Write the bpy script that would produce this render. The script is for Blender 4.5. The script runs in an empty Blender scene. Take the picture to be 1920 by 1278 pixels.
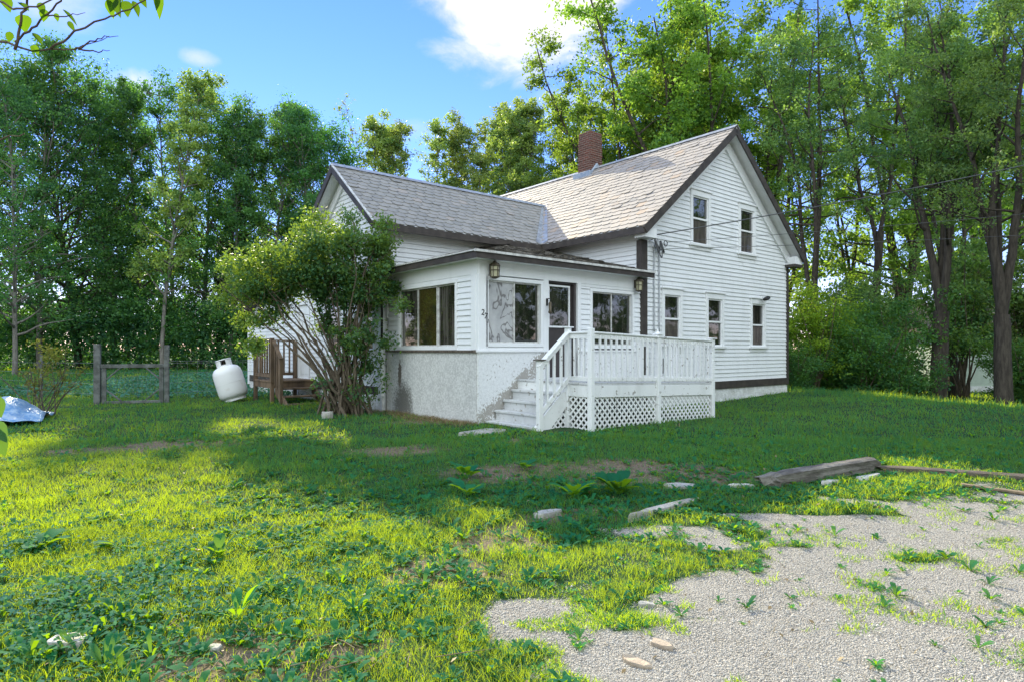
import bpy, math, random
import numpy as np
from mathutils import Vector, Matrix
S = bpy.context.scene
COL = S.collection
rng = np.random.default_rng(7)
random.seed(7)
R = math.radians

# ------------------------------------------------------------------ frames
CX, CY = -.6018, 11.27
UX, UY = .7694, .6388            # house x axis (along the gable wall) in world
VX, VY = -.6388, .7694           # house y axis (into the house)
TH = math.atan2(UY, UX)
def hw(t, s, z=0.):              # house frame to world
    return Vector((CX+UX*t+VX*s, CY+UY*t+VY*s, z))

# ------------------------------------------------------------------ noise (numpy)
def _h(ix, iy, seed):
    n = (ix.astype(np.int64)*374761393 + iy.astype(np.int64)*668265263 + seed*974634777) & 0x7fffffff
    n = (n ^ (n >> 13))*1274126177 & 0x7fffffff
    return ((n ^ (n >> 16)) & 0xffff)/65535.
def vnoise(x, y, seed=0):
    x = np.asarray(x, float); y = np.asarray(y, float)
    ix = np.floor(x); iy = np.floor(y); fx = x-ix; fy = y-iy
    fx = fx*fx*(3-2*fx); fy = fy*fy*(3-2*fy)
    a = _h(ix, iy, seed); b = _h(ix+1, iy, seed); c = _h(ix, iy+1, seed); d = _h(ix+1, iy+1, seed)
    return (a*(1-fx)+b*fx)*(1-fy)+(c*(1-fx)+d*fx)*fy
def fbm(x, y, seed=0, o=4):
    r = 0; a = .5; t = 0
    for i in range(o):
        r = r+a*vnoise(np.asarray(x)*2**i+17*i, np.asarray(y)*2**i-9*i, seed+i); t += a; a *= .5
    return r/t
def sstep(a, b, x):
    t = np.clip((np.asarray(x, float)-a)/(b-a), 0, 1); return t*t*(3-2*t)

# ------------------------------------------------------------------ terrain
def zg(X, Y):
    X = np.asarray(X, float); Y = np.asarray(Y, float)
    z = .18*sstep(4.5, 10.5, Y)
    d = ((X-8.7)*6.5+(Y-19.4)*2)/6.8
    z = z + .12*sstep(-4, 0, d)*sstep(6, 12, Y) - .85*sstep(-.3, 4.0, d)*sstep(3, 9, Y)
    near = np.exp(-(np.maximum(0, Y-14)/12)**2)
    z = z + (fbm(X*.5, Y*.5, 3)-.5)*.10*near + (fbm(X*2.2, Y*2.2, 5, 3)-.5)*.05*near*(1-gravel(X, Y)*.8)
    z = z + (fbm(X*.02, Y*.02, 9)-.5)*3.*sstep(60, 160, np.hypot(X, Y))
    return z
YBX = [-2, -.7, -.25, -.03, .9, 2.4, 3.4, 4.6, 7, 12, 40]
YBY = [1.5, 2.7, 3.4, 4.0, 4.65, 5.4, 6.05, 6.65, 6.9, 7.0, 7.0]
def gravel(X, Y):
    X = np.asarray(X, float); Y = np.asarray(Y, float)
    sd = np.interp(X, YBX, YBY)-Y
    n = (fbm(X*1.3+3, Y*2.0+1, 21)-.5)*(1-.6*sstep(3.0,4.5,X))
    left = 1-sstep(-.1, 1.9, X+.35*(Y-3))
    g = sd/.75 + n*7.0 - left*1.1
    g2 = (fbm(X*.7+9, Y*2.6, 27)-.52)*14*sstep(3.6, 4.8, Y)*(1-.75*sstep(2.8,4.2,X))
    return sstep(-.5, .9, g-np.maximum(0, g2))
def dirt(X, Y):
    X = np.asarray(X, float); Y = np.asarray(Y, float)
    def e(cx, cy, rx, ry): return np.exp(-(((X-cx)/rx)**2+((Y-cy)/ry)**2))
    d = e(-4.7, 9.0, .9, .6)+.7*e(-5.9, 8.5, .7, .4)+1.0*e(1.2, 7.4, 1.1, .8)+.9*e(-.2, 7.2, .7, .5)+.8*e(2.3,7.1,.9,.4)+.7*e(-1.6,8.6,1.2,.4)+.9*e(-.45,4.25,.5,.3)+.6*e(-1.2,3.2,.7,.3)+.6*e(.3,9.3,1.5,.4)+.6*e(-1.35, 3.0, .8, .4)
    d = d*.78; d = d+.6*e(-.1, 5.0, .7, .35)+.8*e(-1.4, 11.8, 1.0, .45)+.5*e(.6, 5.6, .8, .35)
    return np.clip(d*1.1*(.35+1.3*fbm(X*1.7, Y*1.7, 31)), 0, 1)

# ------------------------------------------------------------------ node helpers
class NT:
    def __init__(s, tree): s.t = tree; s.n = tree.nodes; s.l = tree.links
    def new(s, typ, **kw):
        n = s.n.new(typ)
        for k, v in kw.items(): setattr(n, k, v)
        return n
    def lk(s, a, b): s.l.new(a, b)
    def put(s, sock, v):
        if isinstance(v, bpy.types.NodeSocket): s.lk(v, sock)
        elif v is not None: sock.default_value = v
    def math(s, op, a, b=None, c=None, clamp=False):
        n = s.new('ShaderNodeMath', operation=op, use_clamp=clamp)
        s.put(n.inputs[0], a); s.put(n.inputs[1], b)
        if c is not None: s.put(n.inputs[2], c)
        return n.outputs[0]
    def mix(s, f, a, b, blend='MIX'):
        n = s.new('ShaderNodeMix', data_type='RGBA', blend_type=blend)
        s.put(n.inputs[0], f)
        for i, v in ((6, a), (7, b)):
            if isinstance(v, bpy.types.NodeSocket): s.lk(v, n.inputs[i])
            else: n.inputs[i].default_value = (*v, 1) if len(v) == 3 else v
        return n.outputs[2]
    def noise(s, vec, scale, detail=4, rough=.55, dist=0., dim='3D'):
        n = s.new('ShaderNodeTexNoise', noise_dimensions=dim)
        if vec is not None: s.lk(vec, n.inputs['Vector'])
        n.inputs['Scale'].default_value = scale; n.inputs['Detail'].default_value = detail
        n.inputs['Roughness'].default_value = rough; n.inputs['Distortion'].default_value = dist
        return n.outputs[0]
    def ramp(s, f, lo, hi):
        n = s.new('ShaderNodeMapRange', interpolation_type='SMOOTHSTEP')
        s.put(n.inputs[0], f); n.inputs[1].default_value = lo; n.inputs[2].default_value = hi
        return n.outputs[0]
    def scale(s, vec, v):
        n = s.new('ShaderNodeMapping'); s.lk(vec, n.inputs[0]); n.inputs['Scale'].default_value = v
        return n.outputs[0]
    def attr(s, name):
        n = s.new('ShaderNodeAttribute', attribute_name=name); return n.outputs['Fac']
    def obj(s): return s.new('ShaderNodeTexCoord').outputs['Object']
    def xyz(s, v):
        n = s.new('ShaderNodeSeparateXYZ'); s.lk(v, n.inputs[0]); return n.outputs
    def bump(s, h, strength=.3, dist=.01):
        n = s.new('ShaderNodeBump'); n.inputs['Strength'].default_value = strength
        n.inputs['Distance'].default_value = dist; s.lk(h, n.inputs['Height']); return n.outputs[0]
def material(name):
    m = bpy.data.materials.new(name); m.use_nodes = True
    t = NT(m.node_tree); b = m.node_tree.nodes['Principled BSDF']
    return m, t, b
def simple(name, c1, c2=None, sc=6, rough=.7, bump=.2, bscale=None, stretch=None, spec=.4, lo=.35, hi=.65, metal=0., bd=.01):
    m, t, b = material(name)
    v = t.obj()
    if stretch: v = t.scale(v, stretch)
    c2 = c2 or tuple(x*.75 for x in c1)
    f = t.ramp(t.noise(v, sc, 6, .62), lo, hi)
    t.lk(t.mix(f, c1, c2), b.inputs['Base Color'])
    b.inputs['Roughness'].default_value = rough; b.inputs['Specular IOR Level'].default_value = spec
    b.inputs['Metallic'].default_value = metal
    if bump:
        t.lk(t.bump(t.noise(v, bscale or sc*5, 5, .6), bump, bd), b.inputs['Normal'])
    return m
M = {}
# white weathered paint
def paint(name, base, dirtc, grime=.5, peel=None):
    m, t, b = material(name); v = t.obj(); z = t.xyz(v)[2]
    f1 = t.ramp(t.noise(t.scale(v, (1.2, 1.2, .35)), 2.2, 6, .65), .45, .8)
    f2 = t.ramp(t.noise(v, 26, 5, .6), .55, .75)
    f = t.math('MULTIPLY', t.math('ADD', t.math('MULTIPLY', f1, .6), t.math('MULTIPLY', f2, .35)), grime, clamp=True)
    c = t.mix(f, base, dirtc)
    if peel:
        p = t.ramp(t.noise(v, 9, 7, .7), peel, peel+.05)
        c = t.mix(p, c, (.27, .25, .22))
    t.lk(c, b.inputs['Base Color']); b.inputs['Roughness'].default_value = .55
    b.inputs['Specular IOR Level'].default_value = .3
    t.lk(t.bump(t.noise(t.scale(v, (1, 1, 6)), 14, 5, .6), .18, .006), b.inputs['Normal'])
    return m
M['siding'] = paint('white_clapboard_paint', (.72, .735, .75), (.45, .46, .46), .55)
M['trim'] = paint('white_trim_paint', (.75, .76, .77), (.49, .495, .48), .5)
M['deckpaint'] = paint('worn_white_deck_paint', (.75, .76, .765), (.47, .475, .46), .75, .60)
M['treadpaint'] = paint('worn_grey_tread_paint', (.54, .55, .56), (.30, .30, .29), .9, .575)
M['brown'] = simple('dark_brown_paint', (.035, .028, .025), (.06, .05, .043), 5, .6, .15)
M['doorbrown'] = simple('brown_door_paint', (.045, .038, .038), (.06, .05, .05), 4, .5, .1)
M['soffit'] = simple('white_soffit', (.78, .79, .80), (.68, .69, .70), 3, .6, .1)
M['alum'] = simple('dull_white_metal_edge', (.62, .62, .6), (.4, .39, .37), 12, .45, .1)
M['flash'] = simple('grey_metal_flashing', (.42, .44, .47), (.25, .26, .28), 7, .45, .2, metal=.3)
M['lead'] = simple('blue_grey_lead', (.20, .25, .33), (.32, .36, .42), 9, .5, .4, metal=.2)
M['woodbrown'] = simple('brown_weathered_wood', (.20, .135, .085), (.09, .062, .042), 5, .8, .4, stretch=(1, 1, .3))
M['grey_wood'] = simple('grey_weathered_wood', (.20, .185, .165), (.08, .07, .06), 5, .85, .6, 30, stretch=(.5, 3, 3), bd=.02)
M['darkwood'] = simple('dark_rotting_wood', (.07, .055, .045), (.15, .125, .1), 6, .9, .6, 30, stretch=(.4, 3, 3), bd=.02)
M['gatewood'] = simple('bluish_weathered_wood', (.15, .16, .155), (.07, .075, .07), 6, .85, .4)
M['tank'] = simple('white_tank_paint', (.76, .76, .77), (.50, .44, .37), 5, .4, .08, lo=.52, hi=.95)
M['black'] = simple('black_metal', (.02, .02, .02), (.03, .03, .03), 6, .5, .1)
M['bronze'] = simple('bronze_metal', (.075, .06, .04), (.12, .10, .07), 14, .5, .2, metal=.5)
M['lampglass'] = simple('yellowed_lamp_glass', (.42, .40, .27), (.32, .30, .2), 8, .25, .1)
M['cable'] = simple('grey_cable', (.05, .055, .06), (.08, .08, .085), 8, .6, .1)
M['conduit'] = simple('painted_cable', (.45, .47, .49), (.33, .34, .36), 12, .6, .2)
M['wire'] = simple('galvanised_wire', (.22, .23, .23), None, 8, .5, 0)
M['stone'] = simple('pale_flat_stone', (.40, .385, .36), (.25, .24, .22), 7, .9, .6, 30, bd=.02)
M['tanstone'] = simple('tan_flat_stone', (.42, .34, .26), (.28, .23, .18), 7, .9, .6, 30, bd=.02)
M['plate'] = simple('chalky_stone', (.56, .54, .52), (.34, .32, .30), 9, .9, .6, 30, bd=.02)
M['tarp'] = simple('blue_tarp_plastic', (.10, .24, .45), (.34, .46, .58), 8, .35, .4, 14, bd=.03)
M['bark'] = simple('dark_bark', (.035, .028, .022), (.075, .063, .05), 3, .9, .8, 12, stretch=(4, 4, .7), bd=.04)
M['barkgrey'] = simple('grey_bark', (.20, .19, .17), (.11, .10, .09), 3, .9, .6, 14, stretch=(4, 4, .8), bd=.03)
M['barkstem'] = simple('brown_shrub_bark', (.075, .055, .038), (.135, .11, .08), 6, .9, .5, 20, stretch=(4, 4, .8), bd=.01)
M['twig'] = simple('dry_twig', (.25, .19, .12), (.16, .12, .08), 9, .9, .2)
M['mint'] = simple('pale_green_siding', (.42, .50, .42), (.36, .43, .36), 3, .6, .1)

# plaster of the porch base
def plaster(name, base, peelc, peel_mode):
    m, t, b = material(name); v = t.obj(); x, y, z = t.xyz(v)
    n1 = t.noise(v, 5.5, 8, .72); n2 = t.noise(v, 22, 6, .65)
    nn = t.math('ADD', t.math('MULTIPLY', n1, .5), t.math('MULTIPLY', n2, .5))
    c = t.mix(t.ramp(n2, .35, .75), base, tuple(q*.82 for q in base))
    if peel_mode == 'front':       # flaking along the steps and at the foot
        lim = t.math('ADD', .15, t.math('MULTIPLY', x, .72))
        d = t.math('SUBTRACT', t.math('ABSOLUTE', t.math('SUBTRACT', t.math('SUBTRACT', z, lim), .05)), .0)
        w = t.math('SUBTRACT', 1.0, t.ramp(d, .05, .32))
        w = t.math('MAXIMUM', w, t.math('MULTIPLY', .55, t.math('SUBTRACT', 1.0, t.ramp(z, .15, .65))))
        f = t.ramp(t.math('ADD', nn, t.math('MULTIPLY', w, .17)), .585, .625)
        c = t.mix(f, c, peelc)
    else:                          # grey cement with a dark damp stain
        c = t.mix(t.ramp(nn, .42, .62), c, tuple(q*.7 for q in base))
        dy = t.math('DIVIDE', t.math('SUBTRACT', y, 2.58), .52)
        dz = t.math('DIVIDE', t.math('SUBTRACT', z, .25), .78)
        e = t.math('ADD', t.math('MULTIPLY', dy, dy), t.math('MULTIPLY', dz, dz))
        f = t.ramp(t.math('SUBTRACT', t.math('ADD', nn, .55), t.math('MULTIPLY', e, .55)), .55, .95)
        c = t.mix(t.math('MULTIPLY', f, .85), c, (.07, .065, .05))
        g = t.ramp(t.math('SUBTRACT', nn, t.math('MULTIPLY', z, .35)), .42, .52)
        c = t.mix(t.math('MULTIPLY', g, .6), c, (.50, .50, .48))
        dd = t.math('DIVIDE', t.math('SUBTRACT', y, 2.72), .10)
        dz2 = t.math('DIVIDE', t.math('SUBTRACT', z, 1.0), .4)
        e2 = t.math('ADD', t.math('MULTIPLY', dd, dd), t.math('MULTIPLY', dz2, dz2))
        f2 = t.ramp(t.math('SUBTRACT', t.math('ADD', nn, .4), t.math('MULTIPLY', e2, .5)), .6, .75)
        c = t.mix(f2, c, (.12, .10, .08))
    t.lk(c, b.inputs['Base Color']); b.inputs['Roughness'].default_value = .85
    t.lk(t.bump(t.noise(v, 35, 6, .7), .6, .02), b.inputs['Normal'])
    return m
M['plasterF'] = plaster('flaking_white_plaster', (.74, .75, .755), (.36, .34, .31), 'front')
M['plasterL'] = plaster('stained_grey_plaster', (.63, .63, .62), (.2, .2, .2), 'left')
M['found'] = simple('whitewashed_foundation', (.70, .71, .71), (.52, .52, .51), 6, .9, .8, 20, bd=.04)

def slate(name, cols):
    m, t, b = material(name); v = t.obj(); a = t.attr('tint')
    n = t.new('ShaderNodeValToRGB'); t.lk(a, n.inputs[0]); cr = n.color_ramp
    while len(cr.elements) < len(cols): cr.elements.new(.5)
    for i, (p, c) in enumerate(cols): cr.elements[i].position = p; cr.elements[i].color = (*c, 1)
    f = t.ramp(t.noise(v, 5, 6, .7), .4, .75)
    c = t.mix(t.math('MULTIPLY', f, .45), n.outputs[0], (.34, .31, .28))
    f2 = t.ramp(t.noise(t.scale(v, (.7, .7, .7)), 1.3, 5, .7), .5, .72)
    c = t.mix(t.math('MULTIPLY', f2, .22), c, (.16, .155, .145))
    t.lk(c, b.inputs['Base Color']); b.inputs['Roughness'].default_value = .65
    t.lk(t.bump(t.noise(v, 40, 5, .6), .3, .01), b.inputs['Normal'])
    return m
M['slateM'] = slate('sunlit_tone_slate', [(0, (.26, .235, .215)), (.4, (.31, .275, .245)), (.8, (.345, .30, .26)), (.93, (.37, .27, .19)), (1, (.21, .195, .185))])  # grey and tan slates, with the pinkish look of sunlight put into the colour
M['slateW'] = slate('grey_slate', [(0, (.215, .21, .195)), (.5, (.25, .242, .222)), (.9, (.285, .27, .245)), (1, (.31, .275, .24))])
M['felt'] = simple('crumbling_black_shingle', (.05, .048, .045), (.16, .14, .11), 14, .95, .9, 40, bd=.03)

# brick
m, t, b = material('weathered_red_brick'); v = t.obj()
br = t.new('ShaderNodeTexBrick'); x, y, z = t.xyz(v)
cmb = t.new('ShaderNodeCombineXYZ'); t.lk(t.math('ADD', x, y), cmb.inputs[0]); t.lk(z, cmb.inputs[1]); t.lk(cmb.outputs[0], br.inputs['Vector'])
br.inputs['Color1'].default_value = (.16, .05, .032, 1); br.inputs['Color2'].default_value = (.085, .034, .025, 1)
br.inputs['Mortar'].default_value = (.2, .17, .14, 1); br.inputs['Scale'].default_value = 1.
br.inputs['Brick Width'].default_value = .2; br.inputs['Row Height'].default_value = .07; br.inputs['Mortar Size'].default_value = .008
t.lk(t.mix(t.ramp(t.noise(v, 9, 5, .7), .45, .7), br.outputs['Color'], (.09, .05, .04)), b.inputs['Base Color'])
b.inputs['Roughness'].default_value = .9
hb = t.math('ADD', t.math('MULTIPLY', br.outputs['Fac'], -.6), t.noise(v, 25, 5, .7))
t.lk(t.bump(hb, .8, .02), b.inputs['Normal']); M['brick'] = m

# glass panes: dark room behind a wavy, slightly dusty pane
def glass(name, c1, c2, vert=True, rough=.02, spec=.6):
    m, t, b = material(name); v = t.obj()
    vv = t.scale(v, (9, 9, .8)) if vert else v
    f = t.ramp(t.noise(vv, 1.3, 4, .6, .4), .42, .62)
    t.lk(t.mix(f, c1, c2), b.inputs['Base Color']); b.inputs['Roughness'].default_value = rough
    b.inputs['Specular IOR Level'].default_value = spec; b.inputs['IOR'].default_value = 1.6
    b.inputs['Coat Weight'].default_value = .6; b.inputs['Coat Roughness'].default_value = .01
    t.lk(t.bump(t.noise(v, 2.5, 2, .5), .12, .02), b.inputs['Normal'])
    t.lk(t.bump(t.noise(v, 2.1, 2, .5), .10, .02), b.inputs['Coat Normal'])
    return m
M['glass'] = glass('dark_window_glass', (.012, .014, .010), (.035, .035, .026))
M['glassbrown'] = glass('glass_over_brown_screen', (.055, .045, .038), (.10, .085, .07), True, .25, .3)
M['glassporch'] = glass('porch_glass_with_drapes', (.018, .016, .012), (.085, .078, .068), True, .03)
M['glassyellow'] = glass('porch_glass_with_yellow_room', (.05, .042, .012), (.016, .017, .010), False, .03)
m, t, b = material('wrinkled_plastic_sheet'); v = t.obj()
w = t.noise(v, 1.5, 3, .55, .9)
k = t.math('FRACT', t.math('MULTIPLY', w, 7.0))
ln = t.math('SUBTRACT', 1.0, t.ramp(t.math('ABSOLUTE', t.math('SUBTRACT', k, .5)), .02, .17))
c = t.mix(t.ramp(t.noise(v, 2.5, 5, .6), .3, .7), (.50, .50, .50), (.34, .34, .35))
t.lk(t.mix(t.math('MULTIPLY', ln, .8), c, (.10, .09, .09)), b.inputs['Base Color']); b.inputs['Roughness'].default_value = .3
t.lk(t.bump(w, .5, .1), b.inputs['Normal']); M['plastic'] = m

# leaves
def leafmat(name, dark, light, trans, tmix=.45, hue=.02, rough=.5):
    m = bpy.data.materials.new(name); m.use_nodes = True; t = NT(m.node_tree); t.n.clear()
    a = t.attr('tint'); oi = t.new('ShaderNodeObjectInfo')
    c = t.mix(a, dark, light); ct = t.mix(a, tuple(q*.6 for q in trans), trans)
    hs = t.math('ADD', .5-hue/2, t.math('MULTIPLY', oi.outputs['Random'], hue))
    out = []
    for cc in (c, ct):
        h = t.new('ShaderNodeHueSaturation'); t.lk(hs, h.inputs['Hue']); t.lk(cc, h.inputs['Color'])
        t.put(h.inputs['Value'], t.math('ADD', .85, t.math('MULTIPLY', oi.outputs['Random'], .3))); out.append(h.outputs[0])
    p = t.new('ShaderNodeBsdfPrincipled'); t.lk(out[0], p.inputs['Base Color']); p.inputs['Roughness'].default_value = rough
    p.inputs['Specular IOR Level'].default_value = .12 if rough > .7 else .25
    tr = t.new('ShaderNodeBsdfTranslucent'); t.lk(out[1], tr.inputs['Color'])
    mx = t.new('ShaderNodeMixShader'); mx.inputs[0].default_value = tmix
    t.lk(p.outputs[0], mx.inputs[1]); t.lk(tr.outputs[0], mx.inputs[2])
    o = t.new('ShaderNodeOutputMaterial'); t.lk(mx.outputs[0], o.inputs[0]); return m
M['leafF'] = leafmat('forest_leaves', (.016, .075, .045), (.105, .24, .075), (.20, .46, .05))
M['leafA'] = leafmat('aspen_leaves', (.07, .16, .06), (.24, .33, .10), (.46, .60, .07))
M['leafR'] = leafmat('willow_leaves', (.025, .09, .045), (.19, .30, .10), (.38, .58, .07))
M['leafD'] = leafmat('bright_tree_leaves', (.04, .12, .03), (.20, .33, .06), (.38, .60, .05), .5)
M['leafB'] = leafmat('shrub_leaves', (.035, .125, .055), (.09, .21, .05), (.24, .46, .04))
M['leafL'] = leafmat('lilac_leaves', (.03, .125, .07), (.12, .24, .075), (.36, .54, .04))
M['leafS'] = leafmat('sapling_leaves', (.012, .05, .015), (.05, .13, .015), (.22, .42, .01), .5, .0, .8)
M['leafY'] = leafmat('yellowing_shrub_leaves', (.10, .08, .03), (.16, .20, .03), (.34, .34, .05))
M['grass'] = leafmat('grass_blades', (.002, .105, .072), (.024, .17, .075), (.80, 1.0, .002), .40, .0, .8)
M['weed'] = leafmat('weed_leaves', (.004, .11, .065), (.030, .18, .070), (.50, .82, .008), .40, .0, .8)
M['clover'] = leafmat('ground_cover_leaves', (.04, .15, .11), (.10, .25, .18), (.14, .34, .08), .35, .0, .8)
M['dryg'] = leafmat('dry_straw', (.22, .16, .08), (.36, .28, .15), (.3, .24, .1), .3, .0)

# ------------------------------------------------------------------ mesh helpers
class MB:
    def __init__(s): s.v = []; s.f = []; s.tint = None
    def add(s, vs, fs):
        n = len(s.v); s.v += [tuple(p) for p in vs]; s.f += [tuple(i+n for i in f) for f in fs]
    def box(s, a, b):
        x0, y0, z0 = (min(p, q) for p, q in zip(a, b)); x1, y1, z1 = (max(p, q) for p, q in zip(a, b))
        s.add([(x0,y0,z0),(x1,y0,z0),(x1,y1,z0),(x0,y1,z0),(x0,y0,z1),(x1,y0,z1),(x1,y1,z1),(x0,y1,z1)],
              [(0,3,2,1),(4,5,6,7),(0,1,5,4),(1,2,6,5),(2,3,7,6),(3,0,4,7)])
        return s
    def beam(s, p0, p1, w, h, up=(0,0,1), lift=0.):   # box from p0 to p1; w sideways, h along up
        p0 = Vector(p0); p1 = Vector(p1); d = (p1-p0).normalized(); up = Vector(up)
        sd = d.cross(up).normalized(); u2 = sd.cross(d).normalized()
        vs = []
        for p in (p0, p1):
            for a, b in ((-1,-1),(1,-1),(1,1),(-1,1)): vs.append(p+sd*(a*w/2)+u2*(b*h/2+lift))
        s.add(vs, [(0,1,2,3),(7,6,5,4),(0,4,5,1),(1,5,6,2),(2,6,7,3),(3,7,4,0)]); return s
    def tube(s, pts, rad, n=8, cap=True):
        pts = [Vector(p) for p in pts]
        if not hasattr(rad, '__len__'): rad = [rad]*len(pts)
        t0 = (pts[1]-pts[0]).normalized()
        ref = Vector((0,0,1)) if abs(t0.z) < .9 else Vector((1,0,0))
        a = t0.cross(ref).normalized(); vs = []
        for i, p in enumerate(pts):
            t = (pts[min(i+1,len(pts)-1)]-pts[max(i-1,0)]).normalized()
            a = (a-t*a.dot(t)).normalized(); b = t.cross(a)
            for k in range(n):
                g = 2*math.pi*k/n; vs.append(p+(a*math.cos(g)+b*math.sin(g))*rad[i])
        fs = []
        for i in range(len(pts)-1):
            for k in range(n):
                fs.append((i*n+k, i*n+(k+1)%n, (i+1)*n+(k+1)%n, (i+1)*n+k))
        if cap: fs += [tuple(range(n-1,-1,-1)), tuple((len(pts)-1)*n+k for k in range(n))]
        s.add(vs, fs); return s
    def lathe(s, prof, n=24, M4=None):
        vs = []; fs = []
        for r, z in prof:
            for k in range(n):
                g = 2*math.pi*k/n; p = Vector((r*math.cos(g), r*math.sin(g), z)); vs.append(M4@p if M4 else p)
        for i in range(len(prof)-1):
            for k in range(n): fs.append((i*n+k, i*n+(k+1)%n, (i+1)*n+(k+1)%n, (i+1)*n+k))
        fs += [tuple(range(n-1,-1,-1)), tuple((len(prof)-1)*n+k for k in range(n))]
        s.add(vs, fs); return s
    def prism(s, poly, f0, f1):      # poly of 2D points; f0/f1 map them to 3D
        n = len(poly); vs = [f0(*p) for p in poly]+[f1(*p) for p in poly]
        s.add(vs, [tuple(range(n)), tuple(range(2*n-1, n-1, -1))]+[(i, i+n, (i+1)%n+n, (i+1)%n) for i in range(n)]); return s
    def build(s, name, mat, parent=None, org=(0,0,0), smooth=False, bevel=0.):
        me = bpy.data.meshes.new(name)
        me.from_pydata([(p[0]-org[0], p[1]-org[1], p[2]-org[2]) for p in s.v], [], s.f)
        me.materials.append(mat)
        if smooth: me.shade_smooth()
        if s.tint is not None:
            at = me.attributes.new('tint', 'FLOAT', 'FACE'); at.data.foreach_set('value', np.array(s.tint, np.float32))
        o = bpy.data.objects.new(name, me); COL.objects.link(o)
        if parent: o.parent = parent
        if bevel:
            md = o.modifiers.new('edge', 'BEVEL'); md.width = bevel; md.segments = 1; md.limit_method = 'ANGLE'
        return o
def np_mesh(name, V, quads, tris, mat, parent=None, tint=None, smooth=False, link=True):
    me = bpy.data.meshes.new(name); nq = len(quads); nt = len(tris)
    me.vertices.add(len(V)); me.vertices.foreach_set('co', np.ascontiguousarray(V, np.float32).ravel())
    me.loops.add(nq*4+nt*3); me.polygons.add(nq+nt)
    li = np.concatenate([np.asarray(quads, np.int32).ravel(), np.asarray(tris, np.int32).ravel()])
    me.loops.foreach_set('vertex_index', li)
    ls = np.concatenate([np.arange(nq)*4, nq*4+np.arange(nt)*3]).astype(np.int32)
    me.polygons.foreach_set('loop_start', ls)
    me.update(calc_edges=True); me.materials.append(mat)
    if tint is not None:
        at = me.attributes.new('tint', 'FLOAT', 'POINT'); at.data.foreach_set('value', np.ascontiguousarray(tint, np.float32))
    if smooth: me.shade_smooth()
    if not link: return me
    o = bpy.data.objects.new(name, me); COL.objects.link(o)
    if parent: o.parent = parent
    return o
def tag(o, label, cat, group=None):
    o['label'] = label; o['category'] = cat
    if group: o['group'] = group
    return o
def kind(o, k, label=None, cat=None):
    o['kind'] = k
    if label: o['label'] = label
    if cat: o['category'] = cat
    return o
def thing(name, label, cat, loc, rz=0, group=None):
    o = bpy.data.objects.new(name, None); COL.objects.link(o); o.location = loc; o.rotation_euler = (0, 0, rz)
    o.empty_display_size = .3
    return tag(o, label, cat, group)
def place(o, loc, rz=0): o.location = loc; o.rotation_euler = (0, 0, rz); return o

# ================================================================== FARMHOUSE
H = thing('farmhouse', 'white clapboard farmhouse with slate roofs and an enclosed front porch', 'house', hw(0,0,0), TH)
PITCH = .105
def siding(name, fmap, lo, hi, z0, z1, holes, parent, pitch=PITCH, d=.021):
    mb = MB(); zs = [z0]; k = 0; jr = random.Random(len(name)*31+int(z1*10))
    while z0+(k+1)*pitch < z1: k += 1; zs.append(z0+k*pitch)
    zs.append(z1)
    for c in range(len(zs)-1):
        a, b = zs[c], zs[c+1]
        cuts = sorted({a, b, *[q for h in holes for q in (h[2], h[3]) if a < q < b]})
        jit = random.uniform(-.0025, .0025)
        for za, zb in zip(cuts, cuts[1:]):
            zm = (za+zb)/2
            hs = sorted((h[0], h[1]) for h in holes if h[2] < zm < h[3])
            L = lo(zm); Rr = hi(zm); segs = []; cur = L
            for h0, h1 in hs:
                if h0 > cur: segs.append((cur, min(h0, Rr)))
                cur = max(cur, h1)
            if cur < Rr: segs.append((cur, Rr))
            parts = []
            for p, q in segs:
                a_ = p
                while q-a_ > 2.6:
                    m_ = a_+jr.uniform(.9, 2.5)
                    if q-m_ < .3: break
                    parts.append((a_, m_-.002)); a_ = m_+.002
                parts.append((a_, q))
            for p, q in parts:
                jit = jr.uniform(-.0035, .003); pa = lo(za) if p == L else p; pb = lo(zb) if p == L else p
                qa = hi(za) if q == Rr else q; qb = hi(zb) if q == Rr else q
                oa = d*(1-(za-a)/pitch)+jit; ob = d*(1-(zb-a)/pitch)+jit
                mb.add([fmap(pa, oa, za), fmap(qa, oa, za), fmap(qb, ob, zb), fmap(pb, ob, zb)], [(0,1,2,3)])
                if za == a: mb.add([fmap(pa, -.01, za), fmap(qa, -.01, za), fmap(qa, oa, za), fmap(pa, oa, za)], [(0,1,2,3)])
    return mb.build(name, M['siding'], parent)
fF = lambda a, o, z: (a, -o, z)                  # gable / porch front, outward -y
fL = lambda x0: (lambda a, o, z: (x0-o, a, z))   # walls facing -x
fW = lambda a, o, z: (a, 3.3-o, z)               # wing front

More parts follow.
